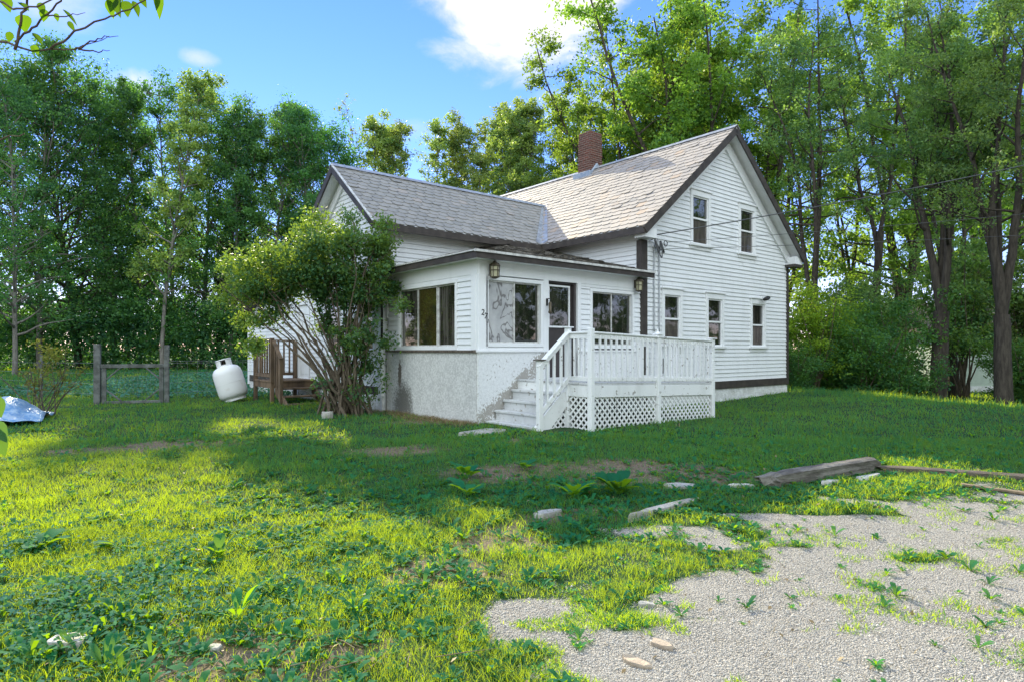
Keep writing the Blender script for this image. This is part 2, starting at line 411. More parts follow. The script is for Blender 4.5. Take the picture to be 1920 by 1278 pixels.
def frame_rect(mb, f, a0, a1, z0, z1, w, o0, o1, sides='lrtb'):   # four boards round a rectangle (outside it)
    def bx(p, q, r, s_):
        P = f(p, o0, r); Q = f(q, o1, s_); mb.box(P, Q)
    if 'l' in sides: bx(a0-w, a0, z0, z1)
    if 'r' in sides: bx(a1, a1+w, z0, z1)
    if 't' in sides: bx(a0-w, a1+w, z1, z1+w)
    if 'b' in sides: bx(a0-w, a1+w, z0-w, z0)
def dh_window(f, a0, a1, z0, z1, zr, top='glass', low='glassbrown', label=None):
    mb = MB()                                       # casing, head and sill = the window part
    frame_rect(mb, f, a0, a1, z0, z1, .095, -.07, .042, 'lr')
    mb.box(f(a0-.095, -.07, z1), f(a1+.095, .044, z1+.14)); mb.box(f(a0-.13, -.02, z1+.14), f(a1+.13, .075, z1+.175))
    mb.box(f(a0-.14, -.07, z0-.055), f(a1+.14, .085, z0)); mb.box(f(a0-.10, -.02, z0-.14), f(a1+.10, .035, z0-.055))
    w = mb.build('window', M['trim'], H, bevel=.004)
    if label: w['label'] = label
    sb = MB(); e = .035
    frame_rect(sb, f, a0+e, a1-e, z0+e, z1-e, e, -.05, .012)
    sb.box(f(a0+.002, -.045, zr-.022), f(a1-.002, .018, zr+.022))
    sb.build('sash', M['trim'], w)
    MB().box(f(a0+.005, -.035, zr+.024), f(a1-.005, -.028, z1-.005)).build('pane', M[top], w)
    MB().box(f(a0+.005, -.028, z0+.005), f(a1-.005, -.020, zr-.024)).build('screen', M[low], w)
    return (a0-.095, a1+.095, z0-.14, z1+.175)

gw = [dh_window(fF, 5.39, 6.0, 1.62, 2.79, 2.235), dh_window(fF, 7.18, 7.81, 1.6, 2.79, 2.215, low='glass'),
      dh_window(fF, 9.29, 9.92, 1.6, 2.76, 2.185), dh_window(fF, 6.52, 7.19, 4.11, 5.29, 4.74),
      dh_window(fF, 8.70, 9.37, 4.10, 5.27, 4.70)]
EZ = 4.21; RZ = 7.19; SL = (RZ-EZ)/(7.94-4.27)     # main roof
WR = 5.87; WS = (WR-EZ)/(5.13-3.0)                 # wing roof
gz = lambda x: RZ-SL*abs(x-7.94)-.10
loG = lambda z: max(4.62, 7.94-(gz(7.94)-z)/SL); hiG = lambda z: min(11.26, 7.94+(gz(7.94)-z)/SL)
gf = MB()
cellar = (5.18, 5.42, .93, 1.34)
siding('gable_wall', fF, loG, hiG, .705, RZ-.12, gw+[(4.4, 4.735, .7, 4.2), cellar], H)
cw = MB(); frame_rect(cw, fF, cellar[0]+.03, cellar[1]-.03, cellar[2]+.03, cellar[3]-.03, .03, -.03, .025)
cwo = cw.build('cellar_window', M['trim'], H)
MB().box((cellar[0]+.03, .0, cellar[2]+.03), (cellar[1]-.03, .02, cellar[3]-.03)).build('pane', M['glass'], cwo)
siding('eave_wall', fL(4.62), lambda z: .1, lambda z: 3.32, 2.2, 4.22, [], H)
siding('wing_front_wall', fW, lambda z: -.05, lambda z: 4.62, 2.2, 4.22, [], H)
wl = fL(-.15)
ww = [dh_window(wl, 3.67, 4.29, 1.5, 2.72, 2.12), dh_window(wl, 5.5, 6.2, 1.42, 2.72, 2.06)]
wz = lambda s: WR-WS*abs(s-5.13)-.10
loW = lambda z: max(3.3, 5.13-(wz(5.13)-z)/WS)
def hiW(z):
    wing = min(6.96, 5.13+(wz(5.13)-z)/WS)
    return max(wing, 6.96+(4.05-z)/.25 if z < 4.05 else 0) if z > 2.62 else 12.4
dr = (7.30, 8.19, .60, 2.82)
siding('side_wall', wl, loW, hiW, .70, WR-.12, ww+[dr], H)
# solid cores behind the boards
core = MB()
core.prism([(4.70,.1),(11.18,.1),(11.18,4.1),(7.94,RZ-.25),(4.70,4.1)], lambda x,z:(x,.08,z), lambda x,z:(x,10.0,z))
core.prism([(3.38,.1),(6.9,.1),(6.9,4.0),(5.13,WR-.25),(3.38,4.0)], lambda y,z:(-.07,y,z), lambda y,z:(6.3,y,z))
core.prism([(6.9,.1),(12.3,.1),(12.3,2.55),(6.9,3.9)], lambda y,z:(-.08,y,z), lambda y,z:(4.69,y,z))
core.build('wall_core', M['trim'], H)
MB().box((11.2,.05,.1),(11.262,10,4.15)).build('rear_side_wall', M['siding'], H)
# trim
tb = MB()
tb.box((4.515,-.045,.10),(4.735,.02,3.98)); tb.box((4.572,.02,3.0),(4.64,.14,3.98))          # left corner board
tb.build('corner_board', M['brown'], H)
MB().box((11.20,-.04,.50),(11.30,.12,3.93)).build('corner_board', M['brown'], H)
MB().box((4.737,-.05,.515),(11.255,.03,.705)).build('water_table', M['brown'], H)
MB().box((4.62,-.015,-.1),(11.25,.07,.515)).build('foundation', M['found'], H)
sk = MB(); sk.box((-.175,3.3,.50),(-.10,7.29,.70)); sk.box((-.175,8.2,.50),(-.10,12.4,.70)); sk.build('skirt_board', M['brown'], H)
MB().box((-.16,3.3,-.1),(-.08,12.38,.50)).build('side_foundation', M['found'], H)
fz = MB()
for sg in (-1, 1):                                   # rake friezes and cornice returns on the gable
    x0 = 7.94+sg*3.36
    fz.beam((7.94, -.035, RZ-.34), (x0, -.035, RZ-.34-SL*3.36), .05, .24)
    fz.box((x0-.09, -.30, 3.98), (x0+.28*sg+.0, .0, 4.2)) if sg > 0 else fz.box((x0-.24, -.30, 3.99), (x0+.16, .0, 4.2))
fz.build('rake_frieze', M['trim'], H)
MB().box((11.12,-.31,3.90),(11.62,.0,3.975)).build('return_cap', M['brown'], H)
ef = MB(); ef.box((4.585,.0,4.02),(4.62,3.3,4.2)); ef.box((-.15,3.265,4.02),(4.6,3.3,4.2))
ef.build('eave_frieze', M['trim'], H)
wf = MB()
for sg in (-1, 1):
    wf.beam((-.185, 5.13, WR-.30), (-.185, 5.13+sg*1.95, WR-.30-WS*1.95), .05, .2)
wf.build('wing_rake_frieze', M['trim'], H)
MB().box((-.20,3.27,.5),(-.12,3.40,3.2)).build('white_corner_board', M['trim'], H); MB().box((-.20,12.3,.4),(-.12,12.44,2.6)).build('white_corner_board', M['trim'], H)

# roofs --------------------------------------------------------------
def slab(pts, thick, name, mat, parent):
    a, b, c, d = [Vector(p) for p in pts]; n = (b-a).cross(d-a).normalized()
    if n.z < 0: n = -n
    lo = [p-n*thick for p in (a,b,c,d)]
    mb = MB(); mb.add([a,b,c,d]+lo, [(0,1,2,3),(7,6,5,4),(0,4,5,1),(1,5,6,2),(2,6,7,3),(3,7,4,0)])
    return mb.build(name, mat, parent)
def slates(name, mat, parent, o, U, V, lu, lv, expo=.205, wid=.27, shift=0., bias=0., big=1.0):
    o = Vector(o); U = Vector(U).normalized(); V = Vector(V).normalized(); N = U.cross(V).normalized()
    if N.z < 0: N = -N
    mb = MB(); tint = []; r = random.Random(hash(name) % 1000 if False else len(name)*7+int(lu*10))
    rows = int(math.ceil(lv/expo))
    for j in range(rows):
        v0 = j*expo; u = -wid*((j % 2)*.5)-r.uniform(0, .05)
        while u < lu:
            w = wid*r.uniform(.88, 1.1); a = max(u, 0); b = min(u+w-.008, lu)
            if b-a > .03:
                dv = r.uniform(-.010, .008) if r.random() < .9 else r.uniform(-.035, .015)
                sk = r.uniform(-.01, .01); up = min(v0+expo*1.35, lv)
                e = .016+r.uniform(0, .008)+(r.uniform(.004, .014) if r.random() < .06 else 0); c = min(.05, (b-a)*.3)
                lowv = v0+dv
                P = [(a, lowv+c), (a+c, lowv+sk*.4), (b-c, lowv+sk), (b, lowv+c+sk), (b, up), (a, up)]
                ee = [e, e, e, e, .002, .002]
                top = [o+U*p+V*q+N*h for (p, q), h in zip(P, ee)]
                bot = [o+U*p+V*q+N*(h-.014) for (p, q), h in zip(P[:4], ee)]
                mb.add(top+bot, [(0,1,2,3,4,5), (0,6,7,1), (1,7,8,2), (2,8,9,3)])
                tt = min(1, max(0, r.gauss(.5+bias, .24))); tint += [tt]*4
            u += w
    mb.tint = tint
    return mb.build(name, mat, parent)
hyp = math.hypot(1, SL); hw_ = math.hypot(1, WS)
y0, y1 = -.35, 10.35
rt = slab([(4.27,y0,EZ),(4.27,y1,EZ),(7.94,y1,RZ),(7.94,y0,RZ)], .07, 'roof', M['soffit'], H); rt['label'] = 'main slate roof, pinkish sunlit tone in its colour'
slab([(11.61,y0,EZ),(11.61,y1,EZ),(7.94,y1,RZ),(7.94,y0,RZ)], .07, 'roof_deck', M['soffit'], rt)
slates('slate_slope', M['slateM'], rt, (4.25,y0-.02,EZ), (0,1,0), (1,0,SL), y1-y0+.04, 3.69*hyp)
slates('slate_slope', M['slateM'], rt, (11.63,y0-.02,EZ), (0,1,0), (-1,0,SL), y1-y0+.04, 3.69*hyp)
rk = MB()
for sg in (-1, 1):
    for yy in (y0, y1):
        rk.beam((7.94+sg*.0, yy, RZ-.085), (7.94+sg*3.68, yy, RZ-.085-SL*3.68), .04, .17)
rk.beam((4.26,y0,EZ-.08),(4.26,y1,EZ-.08),.035,.15); rk.beam((11.62,y0,EZ-.08),(11.62,y1,EZ-.08),.035,.15)
rk.build('fascia', M['brown'], rt)
rc = MB()
for sg in (-1, 1): rc.beam((7.94+sg*.07, y0-.03, RZ+.005), (7.94+sg*.07, y1, RZ+.005), .17, .012, (sg*SL*.9, 0, 1))
rc.build('ridge_cap', M['flash'], rt)
wx0, wx1 = -.5, 6.33
wr = slab([(wx0,3.0,EZ),(wx1,3.0,EZ),(wx1,5.13,WR),(wx0,5.13,WR)], .07, 'wing_roof', M['soffit'], H); wr['label'] = 'lower grey slate roof of the wing'
slab([(wx0,7.26,EZ),(wx1,7.26,EZ),(wx1,5.13,WR),(wx0,5.13,WR)], .07, 'roof_deck', M['soffit'], wr)
slates('slate_slope', M['slateW'], wr, (wx0-.02,2.98,EZ), (1,0,0), (0,1,WS), wx1-wx0, 2.15*hw_, .195, .26)
slates('slate_slope', M['slateW'], wr, (wx0-.02,7.28,EZ), (1,0,0), (0,-1,WS), wx1-wx0, 2.15*hw_, .195, .26)
rk = MB()
for sg in (-1, 1): rk.beam((wx0, 5.13, WR-.085), (wx0, 5.13+sg*2.14, WR-.085-WS*2.14), .04, .15)
rk.beam((wx0,2.99,EZ-.08),(4.4,2.99,EZ-.08),.035,.15); rk.beam((wx0,7.27,EZ-.08),(4.4,7.27,EZ-.08),.035,.15)
rk.build('fascia', M['brown'], wr)
re_ = MB(); re_.beam((wx0-.025, 5.10, WR+.012), (wx0-.025, 2.99, EZ+.012), .05, .02); re_.build('drip_edge', M['alum'], wr)
rc = MB()
for sg in (-1, 1): rc.beam((wx0-.02, 5.13+sg*.07, WR+.005), (wx1, 5.13+sg*.07, WR+.005), .17, .012, (0, sg*WS*.9, 1))
rc.build('ridge_cap', M['flash'], wr)
# valley flashing
va, vb = Vector((4.27,3.0,EZ+.035)), Vector((6.33,5.13,WR+.035))
vm = MB(); n1 = Vector((-SL,0,1)).normalized(); n2 = Vector((0,-WS,1)).normalized(); dv = (vb-va).normalized()
s1 = n1.cross(dv).normalized(); s2 = n2.cross(dv).normalized()
s1 = s1 if s1.y < 0 else -s1; s2 = s2 if s2.x < 0 else -s2
vm.add([va-dv*.05, vb, vb+s1*.10+n1*.012, va-dv*.05+s1*.18+n1*.012, va-dv*.05+s2*.16+n2*.012, vb+s2*.08+n2*.012], [(0,1,2,3),(0,1,5,4)])
vm.build('valley_flashing', M['flash'], wr)
# lean-to
lr = slab([(-.4,6.9,4.16),(4.7,6.9,4.16),(4.7,12.7,2.70),(-.4,12.7,2.70)], .08, 'rear_roof', M['brown'], H)
lv_ = math.hypot(5.8, 1.46)
slates('slate_slope', M['slateW'], lr, (-.42,12.72,2.695), (1,0,0), (0,-5.8,1.46), 5.1, lv_)
# chimney
chx, chy = 7.94, 4.74; ch = MB(); q = .27
rr = random.Random(3); z = 6.9
while z < 8.30:
    j = rr.uniform(-.007, .007); w = q-(.0 if z < 8.1 else .012)
    ch.box((chx-w+j, chy-w-j, z), (chx+w+j, chy+w-j, z+.0665)); z += .0685
ch.box((chx-.2,chy-.2,8.28),(chx+.2,chy+.2,8.34))
cho = ch.build('chimney', M['brick'], H, bevel=.006)
fl = MB(); e = .05
fl.prism([(-q-e,RZ-SL*(q+e)+.06),(0,RZ+.16),(q+e,RZ-SL*(q+e)+.06),(q+e,RZ-SL*(q+e)-.1),(-q-e,RZ-SL*(q+e)-.1)],
         lambda x,z:(chx+x,chy-q-e,z+.02), lambda x,z:(chx+x,chy+q+e,z+.02))
fl.box((chx-q-.14,chy-q-.1,RZ-SL*(q+.14)-.02),(chx-q,chy+q+.1,RZ-SL*q+.09))
fl.build('flashing', M['lead'], cho, bevel=.015)
MB().lathe([(.13,8.3),(.14,8.42),(.115,8.42),(.11,8.36)], 14, Matrix.Translation((chx,chy,0))).build('flue', M['black'], cho)

# enclosed porch ------------------------------------------------------
pw = MB()
pw.box((.0,-.022,2.86),(4.515,.06,3.13)); pw.box((-.022,.0,2.86),(.06,3.28,3.13))
pw.box((-.02,-.03,1.5),(.20,.05,2.86)); pw.box((-.03,.05,1.5),(.03,.19,2.86))
pw.box((1.56,-.026,1.50),(1.70,.12,2.862)); pw.box((2.50,-.035,.97),(2.60,.12,2.864)); pw.box((1.70,-.024,2.985),(2.50,.12,3.0))
pw.box((2.60,-.012,2.80),(4.515,.05,2.862)); pw.box((.2,-.015,1.50),(1.56,.06,1.555))
pw.box((-.012,2.9,2.76),(.05,3.28,2.862)); pw.box((-.013,.19,2.80),(.05,2.9,2.863))
pw.build('porch_wall', M['trim'], H, bevel=.004)
siding('porch_siding', fF, lambda z: 2.60, lambda z: 2.88, 1.50, 2.80, [], H); siding('porch_siding', fF, lambda z: 4.30, lambda z: 4.515, 1.50, 2.80, [], H)
siding('porch_siding', fL(0.), lambda z: .19, lambda z: .64, 1.50, 2.86, [], H); siding('porch_siding', fL(0.), lambda z: 2.86, lambda z: 3.28, 1.50, 2.86, [], H)
lg = MB(); lg.box((-.06,-.075,1.462),(1.70,.0,1.5)); lg.box((2.50,-.075,1.462),(4.51,.0,1.5)); lg.build('front_ledge', M['trim'], H, bevel=.004)
MB().box((-.085,.005,1.455),(0,3.3,1.497)).build('side_ledge', M['darkwood'], H, bevel=.004)
pf = MB(); pf.box((-.03,-.05,-.3),(1.70,.15,1.46)); pf.box((2.50,-.05,-.3),(4.512,.15,1.46)); pf.box((1.7,-.05,-.3),(2.5,.15,.96))
pf.build('front_base_wall', M['plasterF'], H)
MB().box((-.05,.0,-.3),(.1,3.3,1.452)).build('side_base_wall', M['plasterL'], H)
MB().box((.1,.15,.0),(4.5,3.25,3.0)).build('porch_room', M['brown'], H)
def slider(f, a0, a1, z0, z1, panes, name='porch_window', cas=.07, label=None):
    mb = MB(); frame_rect(mb, f, a0, a1, z0, z1, cas, -.09, .03)
    w = mb.build(name, M['trim'], H, bevel=.004)
    if label: w['label'] = label
    for i, (p, q, mt, o) in enumerate(panes):
        sb = MB(); frame_rect(sb, f, p+.028, q-.028, z0+.028, z1-.028, .028, o-.02, o+.02); sb.build('sash', M['alum'], w)
        MB().box(f(p+.02, o-.008, z0+.02), f(q-.02, o, z1-.02)).build('pane', M[mt], w)
    return w
slider(fF, .215, 1.49, 1.63, 2.77, [(.217,.855,'plastic',-.025), (.855,1.488,'glass',-.055)], label='porch window with a wrinkled plastic sheet in its left half')
slider(fF, 2.95, 4.235, 1.60, 2.72, [(2.952,3.59,'glass',-.03), (3.59,4.233,'glass',-.055)])
slider(fL(0.), .71, 2.80, 1.57, 2.755, [(2.10,2.798,'glassporch',-.05), (1.36,2.10,'glassyellow',-.03), (.712,1.36,'glassporch',-.05)], label='three-pane porch window with drapes')
# door
dm = MB(); dm.box((1.70,.09,.97),(2.50,.13,2.98)); dm.box((1.70,.02,2.83),(2.50,.09,2.98)); dm.box((2.44,.02,.97),(2.50,.09,2.83))
door = dm.build('door', M['doorbrown'], H); door['label'] = 'brown screen door with a white framed glass'
df = MB(); frame_rect(df, fF, 1.80, 2.33, 1.98, 2.76, .035, -.10, -.06); df.build('glass_frame', M['trim'], door)
MB().box((1.80,.078,1.98),(2.33,.084,2.76)).build('pane', M['glass'], door)
MB().tube([(2.40,.085,1.93),(2.40,.05,1.93),(2.40,.05,2.03),(2.40,.085,2.03)], .008, 6).build('handle', M['black'], door)
# side door of the lean-to
sd = MB(); frame_rect(sd, wl, 7.40, 8.09, .74, 2.72, .09, -.07, .035, 'lrt'); sd.box(wl(7.30,-.07,.60), wl(8.19,.06,.74))
for k, (z0, z1) in enumerate(((.85,1.5),(1.62,2.6))):
    for p0, p1 in ((7.48,7.70),(7.79,8.01)): sd.box(wl(p0,-.02,z0), wl(p1,-.006,z1))
sd.box(wl(7.40,-.07,.74), wl(8.09,-.02,2.72))
sdo = sd.build('side_door', M['trim'], H, bevel=.004)
MB().lathe([(.01,0),(.012,.03),(.03,.04),(.03,.065),(.01,.075)], 12, Matrix.Translation(wl(7.47,-.02,1.68))@Matrix.Rotation(-math.pi/2,4,'Y')).build('handle', M['bronze'], sdo)
# porch roof (hip)
px0, py0, ps = -.25, -.27, .255
pz = lambda x, y: 3.235+ps*min(x-px0, y-py0)
def pgrid(mb, x1, y1, dz):
    A=(px0,py0); 
    P=[(px0,py0),(x1,py0),(x1,y1),(px0+(y1-py0),y1),(px0,y1)]
    vs=[(x,y,pz(x,y)+dz) for x,y in P]; mb.add(vs,[(0,1,2,3),(0,3,4)])
pr = MB(); pgrid(pr, 4.62, 3.32, 0.); pro = pr.build('porch_roof', M['felt'], H); pro['label'] = 'low dark hipped roof of the porch'
# loose shingle courses on the hip so that its surface is not a bare sheet
sh = MB(); r_ = random.Random(9)
for j in range(15):
    yy = py0+j*.24
    x = px0+j*.24
    while x < 4.6:
        w = r_.uniform(.16,.3); e = min(x+w, 4.6)
        z0_ = 3.235+ps*(yy-py0)+.016+r_.uniform(0,.012); z1_ = 3.235+ps*(yy-py0+.3)+.004
        sh.add([(x,yy-.01+r_.uniform(-.02,.02),z0_),(e-.006,yy-.01+r_.uniform(-.02,.02),z0_),(e-.006,yy+.3,z1_),(x,yy+.3,z1_),(x,yy-.01,z0_-.018),(e-.006,yy-.01,z0_-.018)], [(0,1,2,3),(4,5,1,0)]); x = e
    y = yy
    while y < 3.3:
        w = r_.uniform(.16,.3); e = min(y+w, 3.3); xx = px0+j*.24
        z0_ = 3.235+ps*(xx-px0)+.016+r_.uniform(0,.012); z1_ = 3.235+ps*(xx-px0+.3)+.004
        sh.add([(xx-.01,y,z0_),(xx-.01,e-.006,z0_),(xx+.3,e-.006,z1_),(xx+.3,y,z1_),(xx-.01,y,z0_-.018),(xx-.01,e-.006,z0_-.018)], [(0,1,2,3),(4,5,1,0)]); y = e
sh.build('shingles', M['felt'], pro)
pe = MB(); pe.box((px0,py0,3.105),(4.70,py0+.03,3.215)); pe.box((px0,py0+.03,3.105),(px0+.03,3.3,3.215)); pe.build('fascia', M['brown'], pro)
pd = MB(); pd.box((px0-.025,py0-.028,3.208),(4.71,py0+.03,3.25)); pd.box((px0-.024,py0+.03,3.222),(px0+.02,3.3,3.248)); pd.build('drip_edge', M['alum'], pro)
ps_ = MB(); ps_.box((px0+.03,py0+.03,3.12),(4.6,.0,3.15)); ps_.box((px0+.03,.0,3.121),(.0,3.3,3.151)); ps_.build('soffit', M['soffit'], pro)
MB().tube([(-.20,3.22,3.12),(-.19,3.24,2.9),(-.19,3.25,1.55)], .028, 8).build('downspout', M['black'], H, smooth=True)
dp = MB(); dp.box((-.09,3.3,.52),(-.165,3.34,1.46)); dp.box((-.18,3.30,.47),(-.10,4.2,.52)); dp.build('white_edging', M['trim'], H)

# house number
hn = thing('house_number', 'dark house number 27 and a fainter last digit on the porch corner post', 'house number', hw(.09,-.03,2.1), TH)
for ch_, dx, dz, sc, mt in (('2', -.055, .03, .15, 'black'), ('7', .012, -.035, .15, 'black'), ('1', .075, -.11, .10, 'cable')):
    cu = bpy.data.curves.new('digit', 'FONT'); cu.body = ch_; cu.size = sc; cu.extrude = .004; cu.materials.append(M[mt])
    d0 = bpy.data.objects.new('digit_curve', cu); COL.objects.link(d0); bpy.context.view_layer.update(); me = bpy.data.meshes.new_from_object(d0.evaluated_get(bpy.context.evaluated_depsgraph_get())); bpy.data.objects.remove(d0); d = bpy.data.objects.new('digit', me); COL.objects.link(d); d.parent = hn; d.location = (dx, -.004, dz); d.rotation_euler = (R(90), R(8), 0)

# lanterns, floodlight, bracket
def lantern(x, label):
    t = thing('wall_lantern', label, 'lamp', hw(x,-.03,2.81), TH, 'porch wall lanterns')
    fr = MB(); n = 6
    c = Vector((0,-.105,0))
    for k in range(n):
        a = 2*math.pi*(k+.5)/n; p = c+Vector((math.cos(a)*.075, math.sin(a)*.075, 0)); q_ = c+Vector((math.cos(a)*.088, math.sin(a)*.088, .20))
        fr.tube([p, q_], .007, 5)
    for zz, r in ((.0,.08),(.12,.086),(.2,.093)):
        fr.tube([c+Vector((math.cos(g)*r, math.sin(g)*r, zz)) for g in [2*math.pi*k/12 for k in range(13)]], .007, 5)
    fr.lathe([(.03,-.03),(.08,-.005),(.08,.004)], 12, Matrix.Translation(c)); fr.build('cage', M['bronze'], t)
    MB().lathe([(.068,.005),(.08,.198)], 12, Matrix.Translation(c)).build('lamp_glass', M['lampglass'], t)
    MB().lathe([(.105,.20),(.075,.245),(.03,.27),(.012,.30)], 12, Matrix.Translation(c)).build('cap', M['bronze'], t)
    br_ = MB(); br_.box((-.045,-.02,.06),(.045,.0,.24)); br_.tube([(0,-.01,.22),(0,-.06,.28),(0,-.105,.29)], .010, 6); br_.build('bracket', M['bronze'], t)
lantern(.27, 'bronze caged wall lantern over the house number at the porch corner')
lantern(4.33, 'bronze caged wall lantern above the two-pane window right of the porch door')
t = thing('floodlight', 'small black floodlight above the lower window farthest along the gable wall', 'lamp', hw(9.72,-.05,2.93), TH)
fb = MB(); fb.box((-.05,-.02,-.04),(.05,.03,.04)); fb.tube([(0,-.02,0),(-.03,-.10,-.02)], .012, 6); fb.build('mount', M['trim'], t)
fb = MB(); fb.lathe([(.02,-.08),(.045,-.05),(.06,.05),(.055,.052)], 14, Matrix.Translation((-.05,-.16,-.03))@Matrix.Rotation(R(75),4,'X')); 
fb.lathe([(.02,-.08),(.04,-.05),(.05,.05),(.045,.052)], 14, Matrix.Translation((.10,-.14,-.01))@Matrix.Rotation(R(60),4,'Y')); fb.build('lamp_head', M['black'], t, smooth=True)
t = thing('wall_bracket', 'small dark metal fitting hanging beside the porch door', 'fitting', hw(1.64,-.03,2.2), TH)
wb = MB(); wb.box((-.02,-.02,.16),(.02,.0,.30)); wb.tube([(0,-.01,.29),(0,-.09,.30),(0,-.10,.26)], .009, 6); wb.build('arm', M['black'], t)
MB().lathe([(.012,.24),(.035,.20),(.03,.06),(.045,.03),(.02,.0)], 10, Matrix.Translation((0,-.10,0))).build('pendant', M['bronze'], t, smooth=True)

# service entrance and wires
sv = thing('service_entrance', 'grey power cables with drip loops on the white wall beside the brown corner board', 'power cable', hw(5.0,-.02,1.9), TH)
o5 = hw(5.0,-.02,1.9)
def loc(x, y, z): return (x-5.0, y+.02, z-1.9)
sc_ = MB()
for xx in (4.98, 5.17):
    pts = [loc(xx+.006*math.sin(k*2.1), -.045+.007*math.sin(k*3.3), 3.82-k*.1) for k in range(20)]
    sc_.tube(pts, .017, 7)
sc_.build('riser_cable', M['conduit'], sv, smooth=True)
wh = MB(); wh.lathe([(.05,0),(.06,.05),(.045,.14),(.015,.2)], 10, Matrix.Translation(loc(5.05,-.09,3.83))); wh.build('weatherhead', M['conduit'], sv, smooth=True)
dl = MB()
def arc(a, b, sag, out=.0, n=10):
    a = Vector(a); b = Vector(b)
    return [a.lerp(b, i/n)+Vector((0, -out*math.sin(math.pi*i/n), -sag*math.sin(math.pi*i/n))) for i in range(n+1)]
dl.tube(arc(loc(4.86,-.12,4.08), loc(5.07,-.15,3.98), .33, .05), .014, 6)
dl.tube(arc(loc(4.90,-.12,4.05), loc(5.10,-.15,3.97), .42, .1), .014, 6)
dl.tube(arc(loc(4.88,-.1,4.08), loc(5.20,-.12,3.80), .12, .03), .016, 6)
dl.tube([loc(5.08,-.14,3.99), loc(5.16,-.13,3.85), loc(5.24,-.12,3.74)], .03, 6)
dl.build('drip_loop', M['cable'], sv, smooth=True)
MB().lathe([(.025,0),(.04,.02),(.03,.06),(.04,.1),(.02,.12)], 10, Matrix.Translation(loc(4.85,-.08,4.0))).build('insulator', M['black'], sv, smooth=True)
rg = MB(); rg.tube([loc(5.36+.062*math.cos(g), -.08, 3.97+.062*math.sin(g)) for g in [2*math.pi*k/16 for k in range(17)]], .011, 6); rg.build('cable_ring', M['cable'], sv, smooth=True)
def wire(a, b, sag, r, label):
    a = Vector(a); b = Vector(b); n = 40
    pts = [(a.lerp(b, i/n)-Vector((0,0,4*sag*(i/n)*(1-i/n))))-a for i in range(n+1)]
    o = MB().tube(pts, r, 5).build('overhead_wire', M['cable'], None, smooth=True); o.location = a
    return tag(o, label, 'wire', 'overhead wires to the house')
wire(hw(4.86,-.12,4.10), (22,17,8.45), .22, .013, 'thickest and uppermost overhead wire reaching the corner of the white gable')
wire(hw(5.40,-.10,4.00), (22,17,6.05), .12, .006, 'thin middle overhead wire crossing the upper gable windows')
wire(hw(5.36,-.10,3.84), (22,17,5.15), .12, .006, 'thin lowest overhead wire passing beneath the upper gable windows')

# ================================================================== FRONT DECK
DO = (.9,-1.9,.15)
D = thing('front_deck', 'white painted wooden deck with railing, lattice skirt and steps at the porch door', 'deck', hw(DO[0],DO[1],DO[2]), TH)
sag = lambda x: -.11*max(0, (x-.9))/3.52
def dbuild(mb, name, mat, bev=.005, par=None):
    mb.v = [(x, y, z+sag(x)) for x, y, z in mb.v]
    return mb.build(name, mat, par or D, DO, bevel=bev)
fl = MB(); y = -1.9; rr = random.Random(5)
while y < -.06:
    e = min(y+.135, -.055); fl.box((.86, y, .925+rr.uniform(-.003,.003)), (4.44, e-.008, .962+rr.uniform(-.003,.003))); y = e
dbuild(fl, 'floor', M['treadpaint'], .003)
fa = MB(); fa.box((.95,-1.92,.72),(4.40,-1.885,.923)); dbuild(fa, 'fascia', M['deckpaint'])
fa = MB(); fa.box((.875,-1.84,.72),(.905,-.05,.923)); dbuild(fa, 'fascia', M['deckpaint'])
fa = MB(); fa.box((4.405,-1.84,.72),(4.435,-.05,.923)); dbuild(fa, 'fascia', M['deckpaint'])
posts = [(.9,-1.9,1.86),(.9,-1.36,1.88),(2.66,-1.91,1.83),(4.42,-1.9,1.83),(4.42,-.1,1.80)]
for i, (x, y, h) in enumerate(posts):
    dbuild(MB().box((x-.045,y-.045,-.05),(x+.045,y+.045,h)), 'post', M['deckpaint'], .006)
    if i in (1, 2, 3):
        pc = MB(); pc.box((x-.075,y-.075,h),(x+.075,y+.075,h+.02))
        if i == 2: pc.lathe([(.05,h+.02),(.035,h+.04),(.012,h+.07),(.016,h+.085),(.004,h+.11)], 10, Matrix.Translation((x,y,0))); pc.box((x-.06,y-.06,h-.05),(x+.06,y+.06,h-.001))
        dbuild(pc, 'post_cap', M['deckpaint'], .004)
def rail_run(x0, y0, x1, y1, n, zt=1.79):
    d = Vector((x1-x0, y1-y0, 0)); nrm = Vector((-d.y, d.x, 0)).normalized()
    along_x = abs(d.x) > abs(d.y)
    tr = MB(); o = .06
    tr.beam((x0,y0,zt-.05),(x1,y1,zt-.05),.04,.10); tr.beam((x0,y0,zt+.002),(x1,y1,zt+.002),.10,.03)
    dbuild(tr, 'top_rail', M['deckpaint'], .005)
    dbuild(MB().beam((x0,y0,1.025),(x1,y1,1.025),.04,.075), 'bottom_rail', M['deckpaint'], .005)
    for k in range(1, n+1):
        p = Vector((x0,y0,0)).lerp(Vector((x1,y1,0)), k/(n+1))
        dbuild(MB().box((p.x-.018,p.y-.018-.03*along_x,1.0),(p.x+.018,p.y+.018-.03*along_x,zt-.04)), 'baluster', M['deckpaint'], .004)
rail_run(.945,-1.9,2.615,-1.9,11); rail_run(2.705,-1.9,4.375,-1.9,11)
rail_run(.9,-1.855,.9,-1.405,3); rail_run(4.42,-1.855,4.42,-.145,12)
